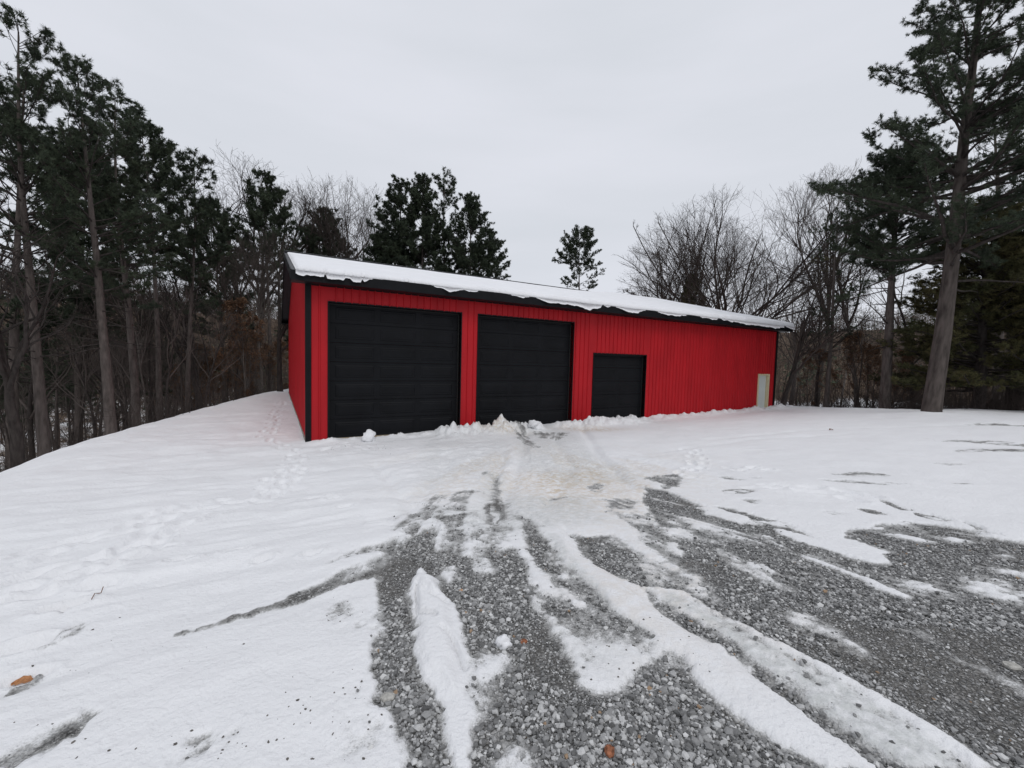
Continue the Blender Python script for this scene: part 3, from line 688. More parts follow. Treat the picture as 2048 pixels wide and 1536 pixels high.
# gable overhang soffit with ribs running up the slope
def sof(x0, x1, name='soffit'):
    s = MB()
    for a, b in ((-EV+.05, BD/2), (BD/2, BD+EV-.05)):
        s.hexa(slope_pts(a, b, x0, x1, -.17, -.14))
        x = x0+.04
        while x < x1-.02:
            s.hexa(slope_pts(a+.002, b-.002, x-.012, x+.012, -.195, -.168)); x += .115
    return s.build(name, M_SOFFIT, barn)
sof(X0+.03, -.003); sof(BL+.003, X1-.03)
def rake(x0, x1):
    s = MB(); s.hexa(slope_pts(-EV, BD/2, x0, x1, -.24, .03)); s.hexa(slope_pts(BD/2, BD+EV, x0, x1, -.24, .03)); return s.build('rake_trim', M_BLACK, barn)
rake(X0-.03, X0-.003); rake(X1+.003, X1+.03)
MB().box(X0-.028, X1+.028, -EV-.03, -EV-.004, RZ0-.27, RZ0+.01).build('fascia', M_BLACK, barn, .004)
MB().box(X0-.028, X1+.028, BD+EV+.004, BD+EV+.03, RZ0-.27, RZ0+.01).build('fascia', M_BLACK, barn)
MB().box(X0, X1, -EV-.002, -.026, RZ0-.262, RZ0-.235).build('soffit', M_BLACK, barn)
MB().box(X0, X1, BD+.003, BD+EV, RZ0-.262, RZ0-.235).build('soffit', M_BLACK, barn)
MB().box(.0, BL, -.03, -.004, BH-.05, BH+.01).build('top_trim', M_BLACK, barn)

def overhead_door(a, b, hgt_, nsec, ncol, label):
    root = empty('overhead_door'); root.parent = barn; root.location = (a, 0, 0)
    if label: root['label'] = label
    W = b-a; rec = .21
    # trim frame round the opening
    fr = MB(); fr.box(-.03, 0, -.028, TH+.02, -.25, hgt_+.035); fr.box(W, W+.03, -.028, TH+.02, -.25, hgt_+.035); fr.box(0, W, -.028, TH+.02, hgt_, hgt_+.035)
    fr.build('door_frame', M_BLACK, root)
    st = MB(); st.box(0, .04, rec-.04, rec-.01, 0, hgt_); st.box(W-.04, W, rec-.04, rec-.01, 0, hgt_); st.box(.04, W-.04, rec-.04, rec-.01, hgt_-.05, hgt_); st.build('weather_strip', M_RUBBER, root)
    hs = hgt_/nsec
    for i in range(nsec):
        s = MB(); z0, z1 = i*hs+.005, (i+1)*hs-.003
        s.box(.005, W-.005, rec, rec+.05, z0, z1)
        cw = (W-.24)/ncol
        for c in range(ncol):
            x0 = .12+c*cw+.09; x1 = .12+(c+1)*cw-.09
            s.frustum(x0, x1, z0+.10, z1-.10, rec+.001, rec-.014, .028)
            s.frustum(x0+.07, x1-.07, z0+.17, z1-.17, rec-.013, rec-.022, .016)
        # lip at the section joint
        s.box(.006, W-.006, rec-.006, rec+.002, z1-.018, z1-.001)
        # fine horizontal embossing
        s.build('door_section', M_DOOR, root, .003)
    MB().box(.005, W-.005, rec-.012, rec+.04, -.035, .004).build('bottom_seal', M_SEAL, root)
overhead_door(*D1, HD, 7, 3, 'black overhead door at the left end with three panels across')
overhead_door(*D2, HD, 7, 3, 'black overhead door in the middle of the barn')
overhead_door(*D3, H3, 5, 2, 'smaller black overhead door')
# walk door
wd = empty('walk_door'); wd.parent = barn; wd.location = (D4[0], 0, 0); W = D4[1]-D4[0]
wd['label'] = 'white walk door in an unpainted wood frame'
fr = MB(); fr.box(-.05, .055, -.03, TH, -.1, HM+.05); fr.box(W-.055, W+.05, -.03, TH, -.1, HM+.05); fr.box(.055, W-.055, -.03, TH, HM-.04, HM+.05); fr.build('door_frame', M_CREAM, wd)
pn = MB(); pn.box(.058, W-.058, .12, .165, .02, HM-.045)
pn.build('door_panel', M_WHITE, wd)
kn = MB(); kn.box(.12, .17, .08, .118, .95, 1.0); kn.build('door_handle', M_BLACK, wd, .01)

# snow on the front roof slope
def roof_snow():
    nx, ny = 900, 60
    xs = np.linspace(X0+.10, X1+.02, nx)
    # ragged lower edge, with tongues sliding over the eave
    e = -EV + .05 - .21*sstep(.25, .75, fbm(xs*.8, xs*0, 3, 4)) - .10*(fbm(xs*5, xs*0, 9, 4, .6)-.5)
    for c, wdt, dp in ((4.2, .6, .10), (9.9, .35, .10), (17.0, .3, .05), (23.4, .5, .12), (14.2, .25, .05), (12, .8, .04)): e -= dp*np.exp(-((xs-c)/wdt)**2)
    for c, wdt in ((.45, .03), (1.05, .10), (1.45, .03), (2.8, .04), (24.4, .25)): e += .10*np.exp(-((xs-c)/wdt)**4)
    top = BD/2-.42 + .06*(fbm(xs*.8, xs*0, 33, 3)-.5)
    top = top + .75*sstep(17, 20, xs)
    v = np.linspace(0, 1, ny)**1.4
    Xg = np.repeat(xs[:, None], ny, 1); Dg = e[:, None] + (top-e)[:, None]*v[None, :]
    edge = np.minimum((Dg-e[:, None])/.10, (top[:, None]-Dg)/.5); edge = np.minimum(edge, (Xg-xs[0])/.18); edge = np.minimum(edge, (xs[-1]-Xg)/.12)
    prof = np.sqrt(np.clip(1-(1-np.clip(edge, 0, 1))**2, 0, 1))
    th = (.13+.03*sstep(2, 12, Xg)+.07*sstep(15, 22, Xg)+.05*(fbm(Xg*.7, Dg*.7, 4, 3)-.5))*(1-.6*sstep(4, 8.5, Dg)*sstep(20, 16, Xg))
    zz = RIDGE-np.abs(BD/2-Dg)*SL
    over = Dg < -EV
    zt = zz + .028 + th*prof
    zb = zz + .026 - np.where(over, .9*np.clip(-EV-Dg, 0, .3), 0)
    Vt = np.stack([Xg, Dg, zt], -1).reshape(-1, 3); Vb = np.stack([Xg, Dg, zb], -1).reshape(-1, 3)
    i = (np.arange(nx-1)[:, None]*ny + np.arange(ny-1)[None, :]).ravel()
    q = np.stack([i, i+ny, i+ny+1, i+1], 1); o = nx*ny
    fs = [q, q[:, ::-1]+o]
    def strip(a): a = np.asarray(a); return np.stack([a[:-1], a[1:], a[1:]+o, a[:-1]+o], 1)
    fs += [strip(np.arange(nx)*ny), strip(np.arange(nx)*ny+ny-1)[:, ::-1], strip(np.arange(ny))[:, ::-1], strip(np.arange(ny)+(nx-1)*ny)]
    m = mat('roof_snow', (.86, .865, .885), .8, .2, noise=(1.5, .03, (1, 1, 1)), bump=(14, .25, .02))
    o_ = bpy.data.objects.new('roof_snow', np_mesh('roof_snow', np.concatenate([Vt, Vb]), fs, m, smooth=True))
    link(o_); o_.location = (BX, BY, 0); o_.rotation_euler = (0, 0, BYAW)
    tag(o_, 'thick white snow sheet covering the front roof slope of the barn', 'snow')
roof_snow()

# ------------------------------------------------------------------ trees
class Tubes:
    def __init__(s): s.V = []; s.F = []; s.n = 0
    def add(s, pts, rad, k):
        pts = np.asarray(pts, float); n = len(pts)
        d = np.gradient(pts, axis=0); d /= np.linalg.norm(d, axis=1)[:, None]+1e-9
        up = np.array([0, 0, 1.]) if abs(d[0, 2]) < .9 else np.array([1., 0, 0])
        a = np.cross(d, up); a /= np.linalg.norm(a, axis=1)[:, None]+1e-9; b = np.cross(d, a)
        an = np.arange(k)*2*math.pi/k
        ring_ = pts[:, None] + np.asarray(rad)[:, None, None]*(a[:, None]*np.cos(an)[None, :, None]+b[:, None]*np.sin(an)[None, :, None])
        s.V.append(ring_.reshape(-1, 3))
        i = np.arange(n-1)[:, None]*k + np.arange(k)[None]; j = np.arange(n-1)[:, None]*k + (np.arange(k)[None]+1) % k
        s.F.append(np.stack([i, j, j+k, i+k], -1).reshape(-1, 4)+s.n); s.n += n*k
    def mesh(s, name, m): return np_mesh(name, np.concatenate(s.V), [np.concatenate(s.F)], m, smooth=True)
def unit(v): return v/(np.linalg.norm(v)+1e-9)
def grow(rg, p, d, ln, r0, r1, n, wander, trop):
    pts = [p]; d = unit(np.array(d, float)); st = ln/n
    for i in range(n):
        d = unit(d + rg.normal(0, wander, 3) + np.array([0, 0, trop]))
        pts.append(pts[-1]+d*st)
    return np.array(pts), np.linspace(r0, r1, n+1)
def perp(rg, d, ang):
    a = unit(np.cross(d, rg.normal(0, 1, 3))); return unit(d*math.cos(ang)+a*math.sin(ang))
def bare_tree(seed, H=12, r=.14, fork=.45, spread=.7, nlimb=9, twig=1.0, bark_m=None, twig_m=None, lean=(0, 0), wander=.06, leaves=0, minz=.3, trop=.05, leaf_m=None, W=None, fill=False):
    rg = np.random.default_rng(seed); T = Tubes(); C = Tubes(); LP = []; cw = W or H*.26
    EC = np.array([0, 0, H*.58]); ER = np.array([cw, cw, H*.42])
    tr_h = H*(.95 if fork > .8 else fork+.12)
    pts, rad = grow(rg, np.array([0, 0, -.5]), (lean[0], lean[1], 1), tr_h, r*1.25, r*(.25 if fork > .8 else .6), 12, wander*.6, .02)
    rad[0] = r*1.7; T.add(pts, rad, 8)
    def sub(p, d, ln, r0, lev):
        n = 6 if lev < 2 else 4
        q_ = (p-EC)/ER; e_ = d/ER; bb = q_@e_; cc = q_@q_-1; aa = e_@e_; di = bb*bb-aa*cc
        far = (-bb+math.sqrt(di))/aa if di > 0 else 0
        ln = min(ln if (lev or not fill) else 99, max(far, 0)*rg.uniform(.85, 1.12)+H*.02)
        q, rr = grow(rg, p, d, ln, r0, r0*.35, n, wander*1.5+.03*lev, trop)
        C.add(q, np.maximum(rr, .0035), 5 if lev == 0 else (4 if lev == 1 else 3))
        if lev >= 3:
            if leaves and rg.random() < leaves: LP.extend(q[1:])
            return
        nc = int({0: 8, 1: 6, 2: 5}[lev]*twig)
        for i in range(nc):
            t = rg.uniform(.22, 1.0) if i else 1.0
            f_ = t*n; k = min(int(f_), n-1); pp = q[k]+(q[k+1]-q[k])*(f_-k)
            dd = perp(rg, unit(q[k+1]-q[k]), rg.uniform(.35, .85) if i else .2)
            sub(pp, dd, ln*rg.uniform(.38, .62), max(rr[k]*.6, .005), lev+1)
    for i in range(nlimb):
        t = rg.uniform(minz if fork > .8 else max(minz, fork*.9)/(fork+.12)*1.0, 1.0) if i > 1 else 1.0
        t = min(t, 1.0); f_ = t*12; k = min(int(f_), 11); pp = pts[k]+(pts[k+1]-pts[k])*(f_-k)
        dd = perp(rg, unit(pts[k+1]-pts[k]), spread*rg.uniform(.55, 1.15) if i else .15)
        if fill and i:      # limbs of a broad crown leave the trunk evenly all round
            an, el = i*2.4+rg.normal(0, .25), spread*(.45+.75*((i*.618) % 1)); dd = np.array([math.cos(an)*math.sin(el), math.sin(an)*math.sin(el), math.cos(el)])
        ln = (H-pp[2])*(.62 if fork < .8 else .5)+H*.10
        sub(pp, dd, ln*rg.uniform(.75, 1.05), rad[k]*(.65 if i > 1 else .8)*(.62 if fill else 1), 0)
    out = [('trunk', T.mesh('trunk', bark_m or M_GBARK)), ('branches', C.mesh('branches', twig_m or M_TWIG))]
    if LP:
        P = np.array(LP); P = P[rg.integers(0, len(P), min(len(P)*2, 9000))] + rg.normal(0, .05, (min(len(P)*2, 9000), 3))
        a = rg.normal(0, 1, P.shape); a /= np.linalg.norm(a, axis=1)[:, None]; b = np.cross(a, rg.normal(0, 1, P.shape)); b /= np.linalg.norm(b, axis=1)[:, None]
        s = .045; V = np.stack([P-a*s, P+b*s*.5, P+a*s, P-b*s*.5], 1).reshape(-1, 3); F = np.arange(len(V)).reshape(-1, 4)
        out.append(('leaves', np_mesh('leaves', V, [F], leaf_m or M_RUST)))
    return out, H
def pine_tree(seed, H=15, r=.2, base=.5, width=3.0, prof=None, nb=60, dens=1.0, tuft=.17, lean=(0, 0), stubs=12, elev=(.15, .9), needle_m=None, flat=.5, nper=24, inner=.66, bark_m=None, gaps=.0, fat=.055, flare=1.7):
    rg = np.random.default_rng(seed); T = Tubes(); B = Tubes(); TC = []; TD = []
    pts, rad = grow(rg, np.array([0, 0, -.6]), (lean[0], lean[1], 1), H+.6, r*1.15, r*.12, 16, .012, .01); rad[0] = r*flare
    T.add(pts, rad, 10)
    prof = prof or (lambda t: (1-t)**.6*(.55+.45*min(1, t*4)))
    gap_c = rg.uniform(0, 1, 4)
    for i in range(nb+stubs):
        stub = i >= nb
        t = rg.uniform(0, 1)**.9 if not stub else 0
        z = (base + (1-base)*t) if not stub else rg.uniform(.25, base)
        if not stub and gaps and np.min(np.abs(t-gap_c)) < gaps: continue
        f_ = z*16*H/(H+.6)+.6/(H+.6)*16; k = min(int(f_), 15); pp = pts[k]+(pts[k+1]-pts[k])*(f_-k)
        az = i*2.4+rg.normal(0, .4); el = elev[0]+(elev[1]-elev[0])*t + rg.normal(0, .12)
        if stub: ln = width*rg.uniform(.12, .5); el = rg.uniform(-.2, .3)
        else: ln = width*prof(t)*rg.uniform(.7, 1.12)+.25
        d = np.array([math.cos(az)*math.cos(el), math.sin(az)*math.cos(el), math.sin(el)])
        n = 7; q, rr = grow(rg, pp, d, ln, max(.012, rad[k]*.32*(ln/width+.25)), .008, n, .09, .05 if not stub else -.02)
        B.add(q, rr, 5)
        if stub: continue
        ns = max(3, int(ln*4.2*dens))
        for j in range(ns):
            u = 1-rg.random()**1.4*inner if j else 1.0
            g_ = u*n; kk = min(int(g_), n-1); sp = q[kk]+(q[kk+1]-q[kk])*(g_-kk); bd = unit(q[kk+1]-q[kk])
            sd = unit(bd*.8 + rg.normal(0, .75, 3)*np.array([1, 1, flat]) + np.array([0, 0, .25]))
            sl = (.25+.45*rg.random())*(.55+.5*(1-u))*min(1.3, .6+ln*.22)
            s2, r2 = grow(rg, sp, sd, sl, .010, .005, 3, .15, .10); B.add(s2, r2, 3)
            nt_ = max(2, int(sl/.12))
            for m_ in range(nt_):
                w_ = 1-.75*m_/nt_; c = s2[0]+(s2[-1]-s2[0])*w_ + rg.normal(0, .03, 3)
                TC.append(c); TD.append(unit(s2[-1]-s2[-2]+rg.normal(0, .35, 3)))
    TC = np.array(TC); TD = np.array(TD); n = len(TC)
    d = TD[:, None]*.9 + rg.normal(0, .62, (n, nper, 3)); d /= np.linalg.norm(d, axis=2)[..., None]
    L_ = tuft*rg.uniform(.65, 1.1, (n, nper, 1)); side = np.cross(d, rg.normal(0, 1, d.shape)); side /= np.linalg.norm(side, axis=2)[..., None]
    c = TC[:, None]+rg.normal(0, .02, (n, nper, 3)); wv = tuft*fat
    V = np.stack([c-side*wv, c+side*wv, c+d*L_+side*wv*.5], 2).reshape(-1, 3); F = np.arange(len(V)).reshape(-1, 3)
    return [('trunk', T.mesh('trunk', bark_m or M_PBARK)), ('branches', B.mesh('branches', M_DBARK)), ('crown', np_mesh('crown', V, [F], needle_m or M_NEEDLE))], H
def put(proto, name, x, y, z, s, rz, label, cat='tree', group=None, tilt=(0, 0), sz=None):
    parts, H = proto
    e = empty(name, (x, y, z)); e.rotation_euler = (Matrix.Rotation(tilt[1], 4, 'Y') @ Matrix.Rotation(tilt[0], 4, 'X') @ Matrix.Rotation(rz, 4, 'Z')).to_euler(); e.scale = (s, s, sz or s)
    for nm, me in parts: link(bpy.data.objects.new(nm, me), e)
    return tag(e, label, cat, group)
def tz(x, y): return float(terrain(np.array([x]), np.array([y]))[0])
def plant(proto, name, px, dist, top_y, label, cat='tree', group=None, rz=None, tilt=(0, 0), wide=1.0, py=700):
    """stand a tree on the ground in the direction of photo column px, as tall as the photo shows it"""
    x, y, _ = at_dist(px, py, dist); z = tz(x, y); _, _, zt = at_dist(px, top_y, dist)
    s = (zt-z)/proto[1]
    return put(proto, name, x, y, z, s*wide, rz if rz is not None else random.uniform(0, 6.28), label, cat, group, tilt, sz=s)

# --- prototypes
round_p = lambda t: (1-t)**.45*(.5+.5*min(1, t*3))
cone_p = lambda t: (1-t)**.85*(.8+.2*min(1, t*5))
PA = pine_tree(1, 17, .19, .42, 3.5, round_p, 84, 1.25, tuft=.20, stubs=14, gaps=.02)
PB = pine_tree(2, 16, .20, .38, 3.4, round_p, 88, 1.25, tuft=.20, stubs=16)
PC = pine_tree(3, 16, .14, .38, 2.5, round_p, 72, 1.25, tuft=.23, stubs=14, gaps=.02, fat=.065)
PD = pine_tree(4, 18, .17, .35, 3.7, round_p, 115, 2.2, tuft=.21, stubs=8, fat=.075)
PE = pine_tree(5, 18, .16, .50, 3.1, round_p, 90, 2.1, tuft=.21, stubs=8, gaps=.02, fat=.075)
PF = pine_tree(6, 16, .15, .62, 3.6, lambda t: (1-t)**.5*(.45+.55*min(1, t*2.2)), 60, 2.2, tuft=.17, stubs=3, fat=.075, inner=.6)
BIG = pine_tree(11, 21, .29, .30, 5.6, lambda t: (1-t)**.62*(.85+.15*min(1, t*5)), 165, 2.5, tuft=.165, stubs=5, elev=(-.02, .6), flat=.22, inner=.8, bark_m=M_BIGBARK, gaps=.012, flare=1.25)
P2 = pine_tree(12, 14, .25, .52, 3.3, round_p, 110, 2.0, tuft=.19, stubs=14, flare=1.3)
P3 = pine_tree(13, 12, .13, .30, 1.7, round_p, 55, 1.0, tuft=.17, stubs=12, gaps=.05)
CED = pine_tree(14, 9, .18, .10, 2.7, lambda t: (1-t)**.45, 190, 2.2, tuft=.16, elev=(-.1, .7), needle_m=M_CEDAR, stubs=0, nper=18, fat=.08, bark_m=M_DBARK)
OAK = bare_tree(21, 16, .30, .26, .95, 16, 1.3, M_DBARK, M_TWIG, W=7.5, fill=True, trop=.03)
OAK2 = bare_tree(22, 15, .20, .30, .85, 11, 1.2, M_DBARK, M_TWIG, W=5.2, fill=True)
BR = [bare_tree(30+i, 14, .11+.02*(i % 3), [.5, .9, .55, .9, .45][i], .6, [9, 13, 9, 14, 8][i], .95, [M_GBARK, M_DBARK, M_GBARK, M_DBARK, M_DBARK][i], M_TWIGP if i % 2 else M_TWIG, wander=.08) for i in range(5)]
THIN = [bare_tree(50+i, 9, .05+.012*i, .9, .55, 8, .6, [M_DBARK, M_GBARK, M_DBARK][i], M_TWIGP, wander=.10, minz=.2) for i in range(3)]
RUSTY = [bare_tree(60+i, 5, .04, .9, .8, 11, .9, M_GBARK, M_TWIGP, leaves=.5, minz=.15) for i in range(2)]
SLEND = bare_tree(70, 16, .12, .45, .35, 10, 1.1, M_GBARK, M_TWIGP, trop=.10)
LEAN = bare_tree(71, 11, .16, .9, .7, 14, .9, M_DBARK, M_TWIG, wander=.08)
FORK = bare_tree(72, 12, .20, .30, .55, 7, .8, M_DBARK, M_DBARK, wander=.12)
FORK_ = 0
VINE = bare_tree(73, 12, .12, .9, .7, 12, .9, M_DBARK, M_TWIG, leaves=.10, leaf_m=M_CEDAR)
LEAFY = bare_tree(74, 12, .13, .5, .7, 10, 1.0, M_DBARK, M_TWIG, leaves=.16, leaf_m=leafmat('withered_leaves', (.06, .045, .03), (.10, .07, .045), 2))

# --- left edge of the yard
plant(PA, 'pine_tree', 82, 15, 80, 'tall pine with a grey trunk nearest the left photo edge')
plant(PB, 'pine_tree', 217, 15.5, 160, 'tall pine with the thickest reddish trunk, second from the left edge')
plant(PC, 'pine_tree', 272, 19, 205, 'pine just right of the thick reddish trunk, crown merged with it', wide=1.2)
plant(PE, 'pine_tree', 318, 23, 268, 'thin pine between the thick reddish trunk and the straight pale stem')
plant(PC, 'pine_tree', 371, 25, 312, 'slender pine with a straight pale stem, rightmost of the tall left pines', rz=1.2)
plant(PB, 'pine_tree', 15, 23, 170, 'pine at the left photo edge standing behind the first tall one', rz=4)
plant(PD, 'pine_tree', 150, 28, 320, 'dark pine standing between and behind the two tallest left pines', rz=2.2)
plant(FORK, 'bare_tree', 28, 13.5, 360, 'dark forked bare tree leaning at the left photo edge', rz=2.0)
plant(FORK, 'bare_tree', 404, 27, 480, 'small dark tree forking into a V in front of rusty leaves', rz=.5)
plant(SLEND, 'bare_tree', 523, 31, 470, 'pale straight bare trunk just left of the barn gable', rz=.5)
plant(LEAN, 'bare_tree', 560, 29, 480, 'curving pale trunk nearest the barn gable', rz=3.0)
# --- behind the roof, left to right
plant(PE, 'pine_tree', 540, 39, 362, 'pine with a pointed crown above the left end of the roof', rz=1)
plant(PD, 'pine_tree', 448, 36, 418, 'round topped dark pine among bare trees left of the barn', rz=5)
plant(PD, 'pine_tree', 632, 47, 425, 'low dark pine just behind the left end of the roof ridge', rz=2)
plant(PC, 'pine_tree', 597, 43, 462, 'small pine close behind the left roof corner', rz=2, wide=1.3)
plant(PC, 'pine_tree', 680, 50, 480, 'low pine beside the pale bare tree behind the roof', rz=2.7)
plant(BR[0], 'bare_tree', 475, 43, 325, 'tall fine branched bare tree left of the pointed pine', wide=1.3, rz=1)
plant(BR[2], 'bare_tree', 515, 45, 335, 'bare tree rising right behind the pointed pine', wide=1.2, rz=2)
plant(BR[4], 'bare_tree', 622, 46, 372, 'bare tree standing over the low dark pine behind the roof', rz=1.5)
plant(SLEND, 'bare_tree', 690, 46, 375, 'pale bare tree with upswept limbs left of the big pine clump', wide=1.5, rz=.3)
plant(BR[0], 'bare_tree', 745, 52, 400, 'bare tree partly hidden by the left side of the pine clump', rz=4)
plant(PD, 'pine_tree', 755, 43, 468, 'lowest pine at the left foot of the pine clump behind the roof', wide=1.15, rz=1)
plant(PE, 'pine_tree', 795, 44, 378, 'pine on the left shoulder of the clump behind the roof', rz=2, wide=1.1)
plant(PD, 'pine_tree', 842, 42, 358, 'broad dark pine forming the middle of the clump behind the roof', rz=3, wide=.9)
plant(PC, 'pine_tree', 898, 43, 354, 'narrow pine with the highest tip of the clump behind the roof', rz=4, wide=.95)
plant(PD, 'pine_tree', 942, 42, 408, 'broad pine on the right of the clump behind the roof', rz=5.5, wide=1.0)
plant(PE, 'pine_tree', 978, 44, 470, 'shortest pine at the right edge of the clump', rz=.7, wide=1.1)
plant(PF, 'pine_tree', 1156, 52, 462, 'lone pine with one long side branch above the middle of the ridge', rz=.2, wide=1.0)
plant(OAK, 'bare_tree', 1452, 38, 402, 'largest bare tree with a wide rounded crown behind the right roof end', rz=3.2, wide=1.1)
plant(OAK2, 'bare_tree', 1385, 45, 438, 'bare tree touching the left side of the largest bare tree', rz=2, wide=1.0)
plant(LEAFY, 'bare_tree', 1335, 47, 500, 'bare tree with a few withered leaves at the left of the right hand group', rz=2.2, wide=1.15)
plant(CED, 'cedar_tree', 1385, 43, 562, 'round evergreen clump low against the roof under the bare trees', rz=1, wide=.55)
plant(OAK2, 'bare_tree', 1590, 47, 505, 'bare tree right of the largest bare tree, above the end of the roof', rz=4.4)
plant(BR[0], 'bare_tree', 1520, 58, 540, 'fainter bare tree behind the largest bare tree', rz=.5)
plant(BR[2], 'bare_tree', 1290, 60, 545, 'faint distant bare treetop just over the ridge', rz=.5, wide=1.4)
plant(SLEND, 'bare_tree', 1640, 32, 350, 'tall slender bare tree with upright limbs left of the big pine', rz=2.5, wide=1.2)
# --- right edge
plant(BIG, 'pine_tree', 1868, 17.2, -230, 'huge pine with a thick trunk standing on the snow at the right', rz=.6, py=760, tilt=(0, .085))
plant(P2, 'pine_tree', 1778, 22, 318, 'dark pine with a crooked thick trunk left of the huge pine', rz=2.0)
plant(P3, 'pine_tree', 1658, 24.5, 425, 'thin ragged pine midway between the barn and the huge pine', rz=1.0)
plant(LEAN, 'bare_tree', 1572, 24.5, 545, 'dark trunk leaning right, beside the right corner of the barn', tilt=(0, .24), rz=1.2)
plant(VINE, 'bare_tree', 1640, 27, 520, 'vine covered tree behind the leaning dark trunk', rz=1.2)
plant(CED, 'cedar_tree', 1965, 20.5, 425, 'bushy olive brown evergreen right of the huge pine trunk', rz=1, wide=1.25)
plant(CED, 'cedar_tree', 2035, 24, 432, 'bushy evergreen filling the gap between the olive one and the photo edge', rz=4, wide=1.3)
plant(CED, 'cedar_tree', 2095, 19, 405, 'bushy evergreen cut by the right photo edge', rz=3, wide=.9)
plant(P3, 'pine_tree', 2010, 30, 215, 'tall pine seen behind the boughs at the right photo edge', rz=3, wide=1.3)
plant(BR[1], 'bare_tree', 2040, 23, 190, 'bare tree at the right photo edge behind the huge pine', rz=3)
plant(BR[2], 'bare_tree', 1725, 29, 470, 'bare tree between the ragged pine and the crooked pine', rz=3)
plant(BR[3], 'bare_tree', 1835, 28, 440, 'bare tree seen just left of the huge pine trunk', rz=3)

# --- the crowd of woods
rw = random.Random(5)
def scatter(n, px0, px1, d0, d1, protos_, name, label, group, h0, h1, mind=.9, cat='tree'):
    pts = []; tries = 0
    while len(pts) < n and tries < 6000:
        tries += 1
        px = rw.uniform(px0, px1); dist = d0+(d1-d0)*rw.random()**.8
        x, y, _ = at_dist(px, 700, dist)
        s = float(poly_sd(np.array([x]), np.array([y]), PLAT)[0][0])
        if s < 1.0 or any((x-a)**2+(y-b)**2 < mind**2 for a, b in pts): continue
        pts.append((x, y)); pr = rw.choice(protos_); hh = rw.uniform(h0, h1)
        put(pr, name, x, y, tz(x, y), hh/pr[1], rw.uniform(0, 6.28), label, cat, group, (rw.gauss(0, .03), rw.gauss(0, .03)))
scatter(54, -60, 590, 19, 50, THIN+BR[1:2], 'bare_tree', 'thin bare tree in the crowd of dark trunks left of the barn', 'thin bare trees in the left woods', 6, 11)
scatter(16, -80, 600, 26, 60, BR, 'bare_tree', 'full grown bare tree within the woods left of the barn', 'bare trees in the left woods', 11, 17)
scatter(8, -60, 480, 30, 58, [PC, PD, PE], 'pine_tree', 'pine deep in the left woods with its crown below the treetops', 'pines deep in the left woods', 10, 15, 2)
scatter(14, 380, 600, 28, 48, RUSTY, 'young_beech', 'young tree holding rusty leaves in the woods left of the barn', 'young trees with rusty leaves on the left', 4, 7)
scatter(22, 1565, 2110, 21, 44, THIN, 'bare_tree', 'thin bare tree among the trunks right of the barn', 'thin bare trees in the right woods', 3.5, 7.5, .6)
scatter(3, 1570, 2110, 30, 60, BR, 'bare_tree', 'full grown bare tree set back in the woods right of the barn', 'bare trees in the right woods', 8, 13)
scatter(7, 1570, 2048, 24, 32, RUSTY, 'young_beech', 'young tree holding rusty leaves in the woods right of the barn', 'young trees with rusty leaves on the right', 2.5, 5)

# --- brush along the edge of the woods and the far wooded hills: nobody could count these
def brush():
    rg = np.random.default_rng(9); T = Tubes()
    for i in range(1900):
        if rg.random() < .68: px, dist = rg.uniform(1560, 2150), rg.uniform(19.5, 36)
        else: px, dist = rg.uniform(-100, 585), rg.uniform(16, 36)
        x, y, _ = at_dist(px, 700, dist)
        if float(poly_sd(np.array([x]), np.array([y]), PLAT)[0][0]) < .5: continue
        z = tz(x, y)
        for k in range(2):
            h_ = rg.uniform(.5, 2.8); q, rr = grow(rg, np.array([x, y, z-.05]), (rg.normal(0, .3), rg.normal(0, .3), 1), h_, .012, .004, 4, .18, .03); T.add(q, rr, 3)
            for j in range(3):
                s_ = q[rg.integers(1, 4)]; q2, r2 = grow(rg, s_, rg.normal(0, 1, 3)*[1, 1, .4]+[0, 0, .5], h_*.4, .006, .003, 3, .2, .02); T.add(q2, r2, 3)
    tag(link(bpy.data.objects.new('undergrowth', T.mesh('undergrowth', M_TWIG))), 'tangle of leafless brush along the edge of the woods', 'undergrowth', kind='stuff')
brush()
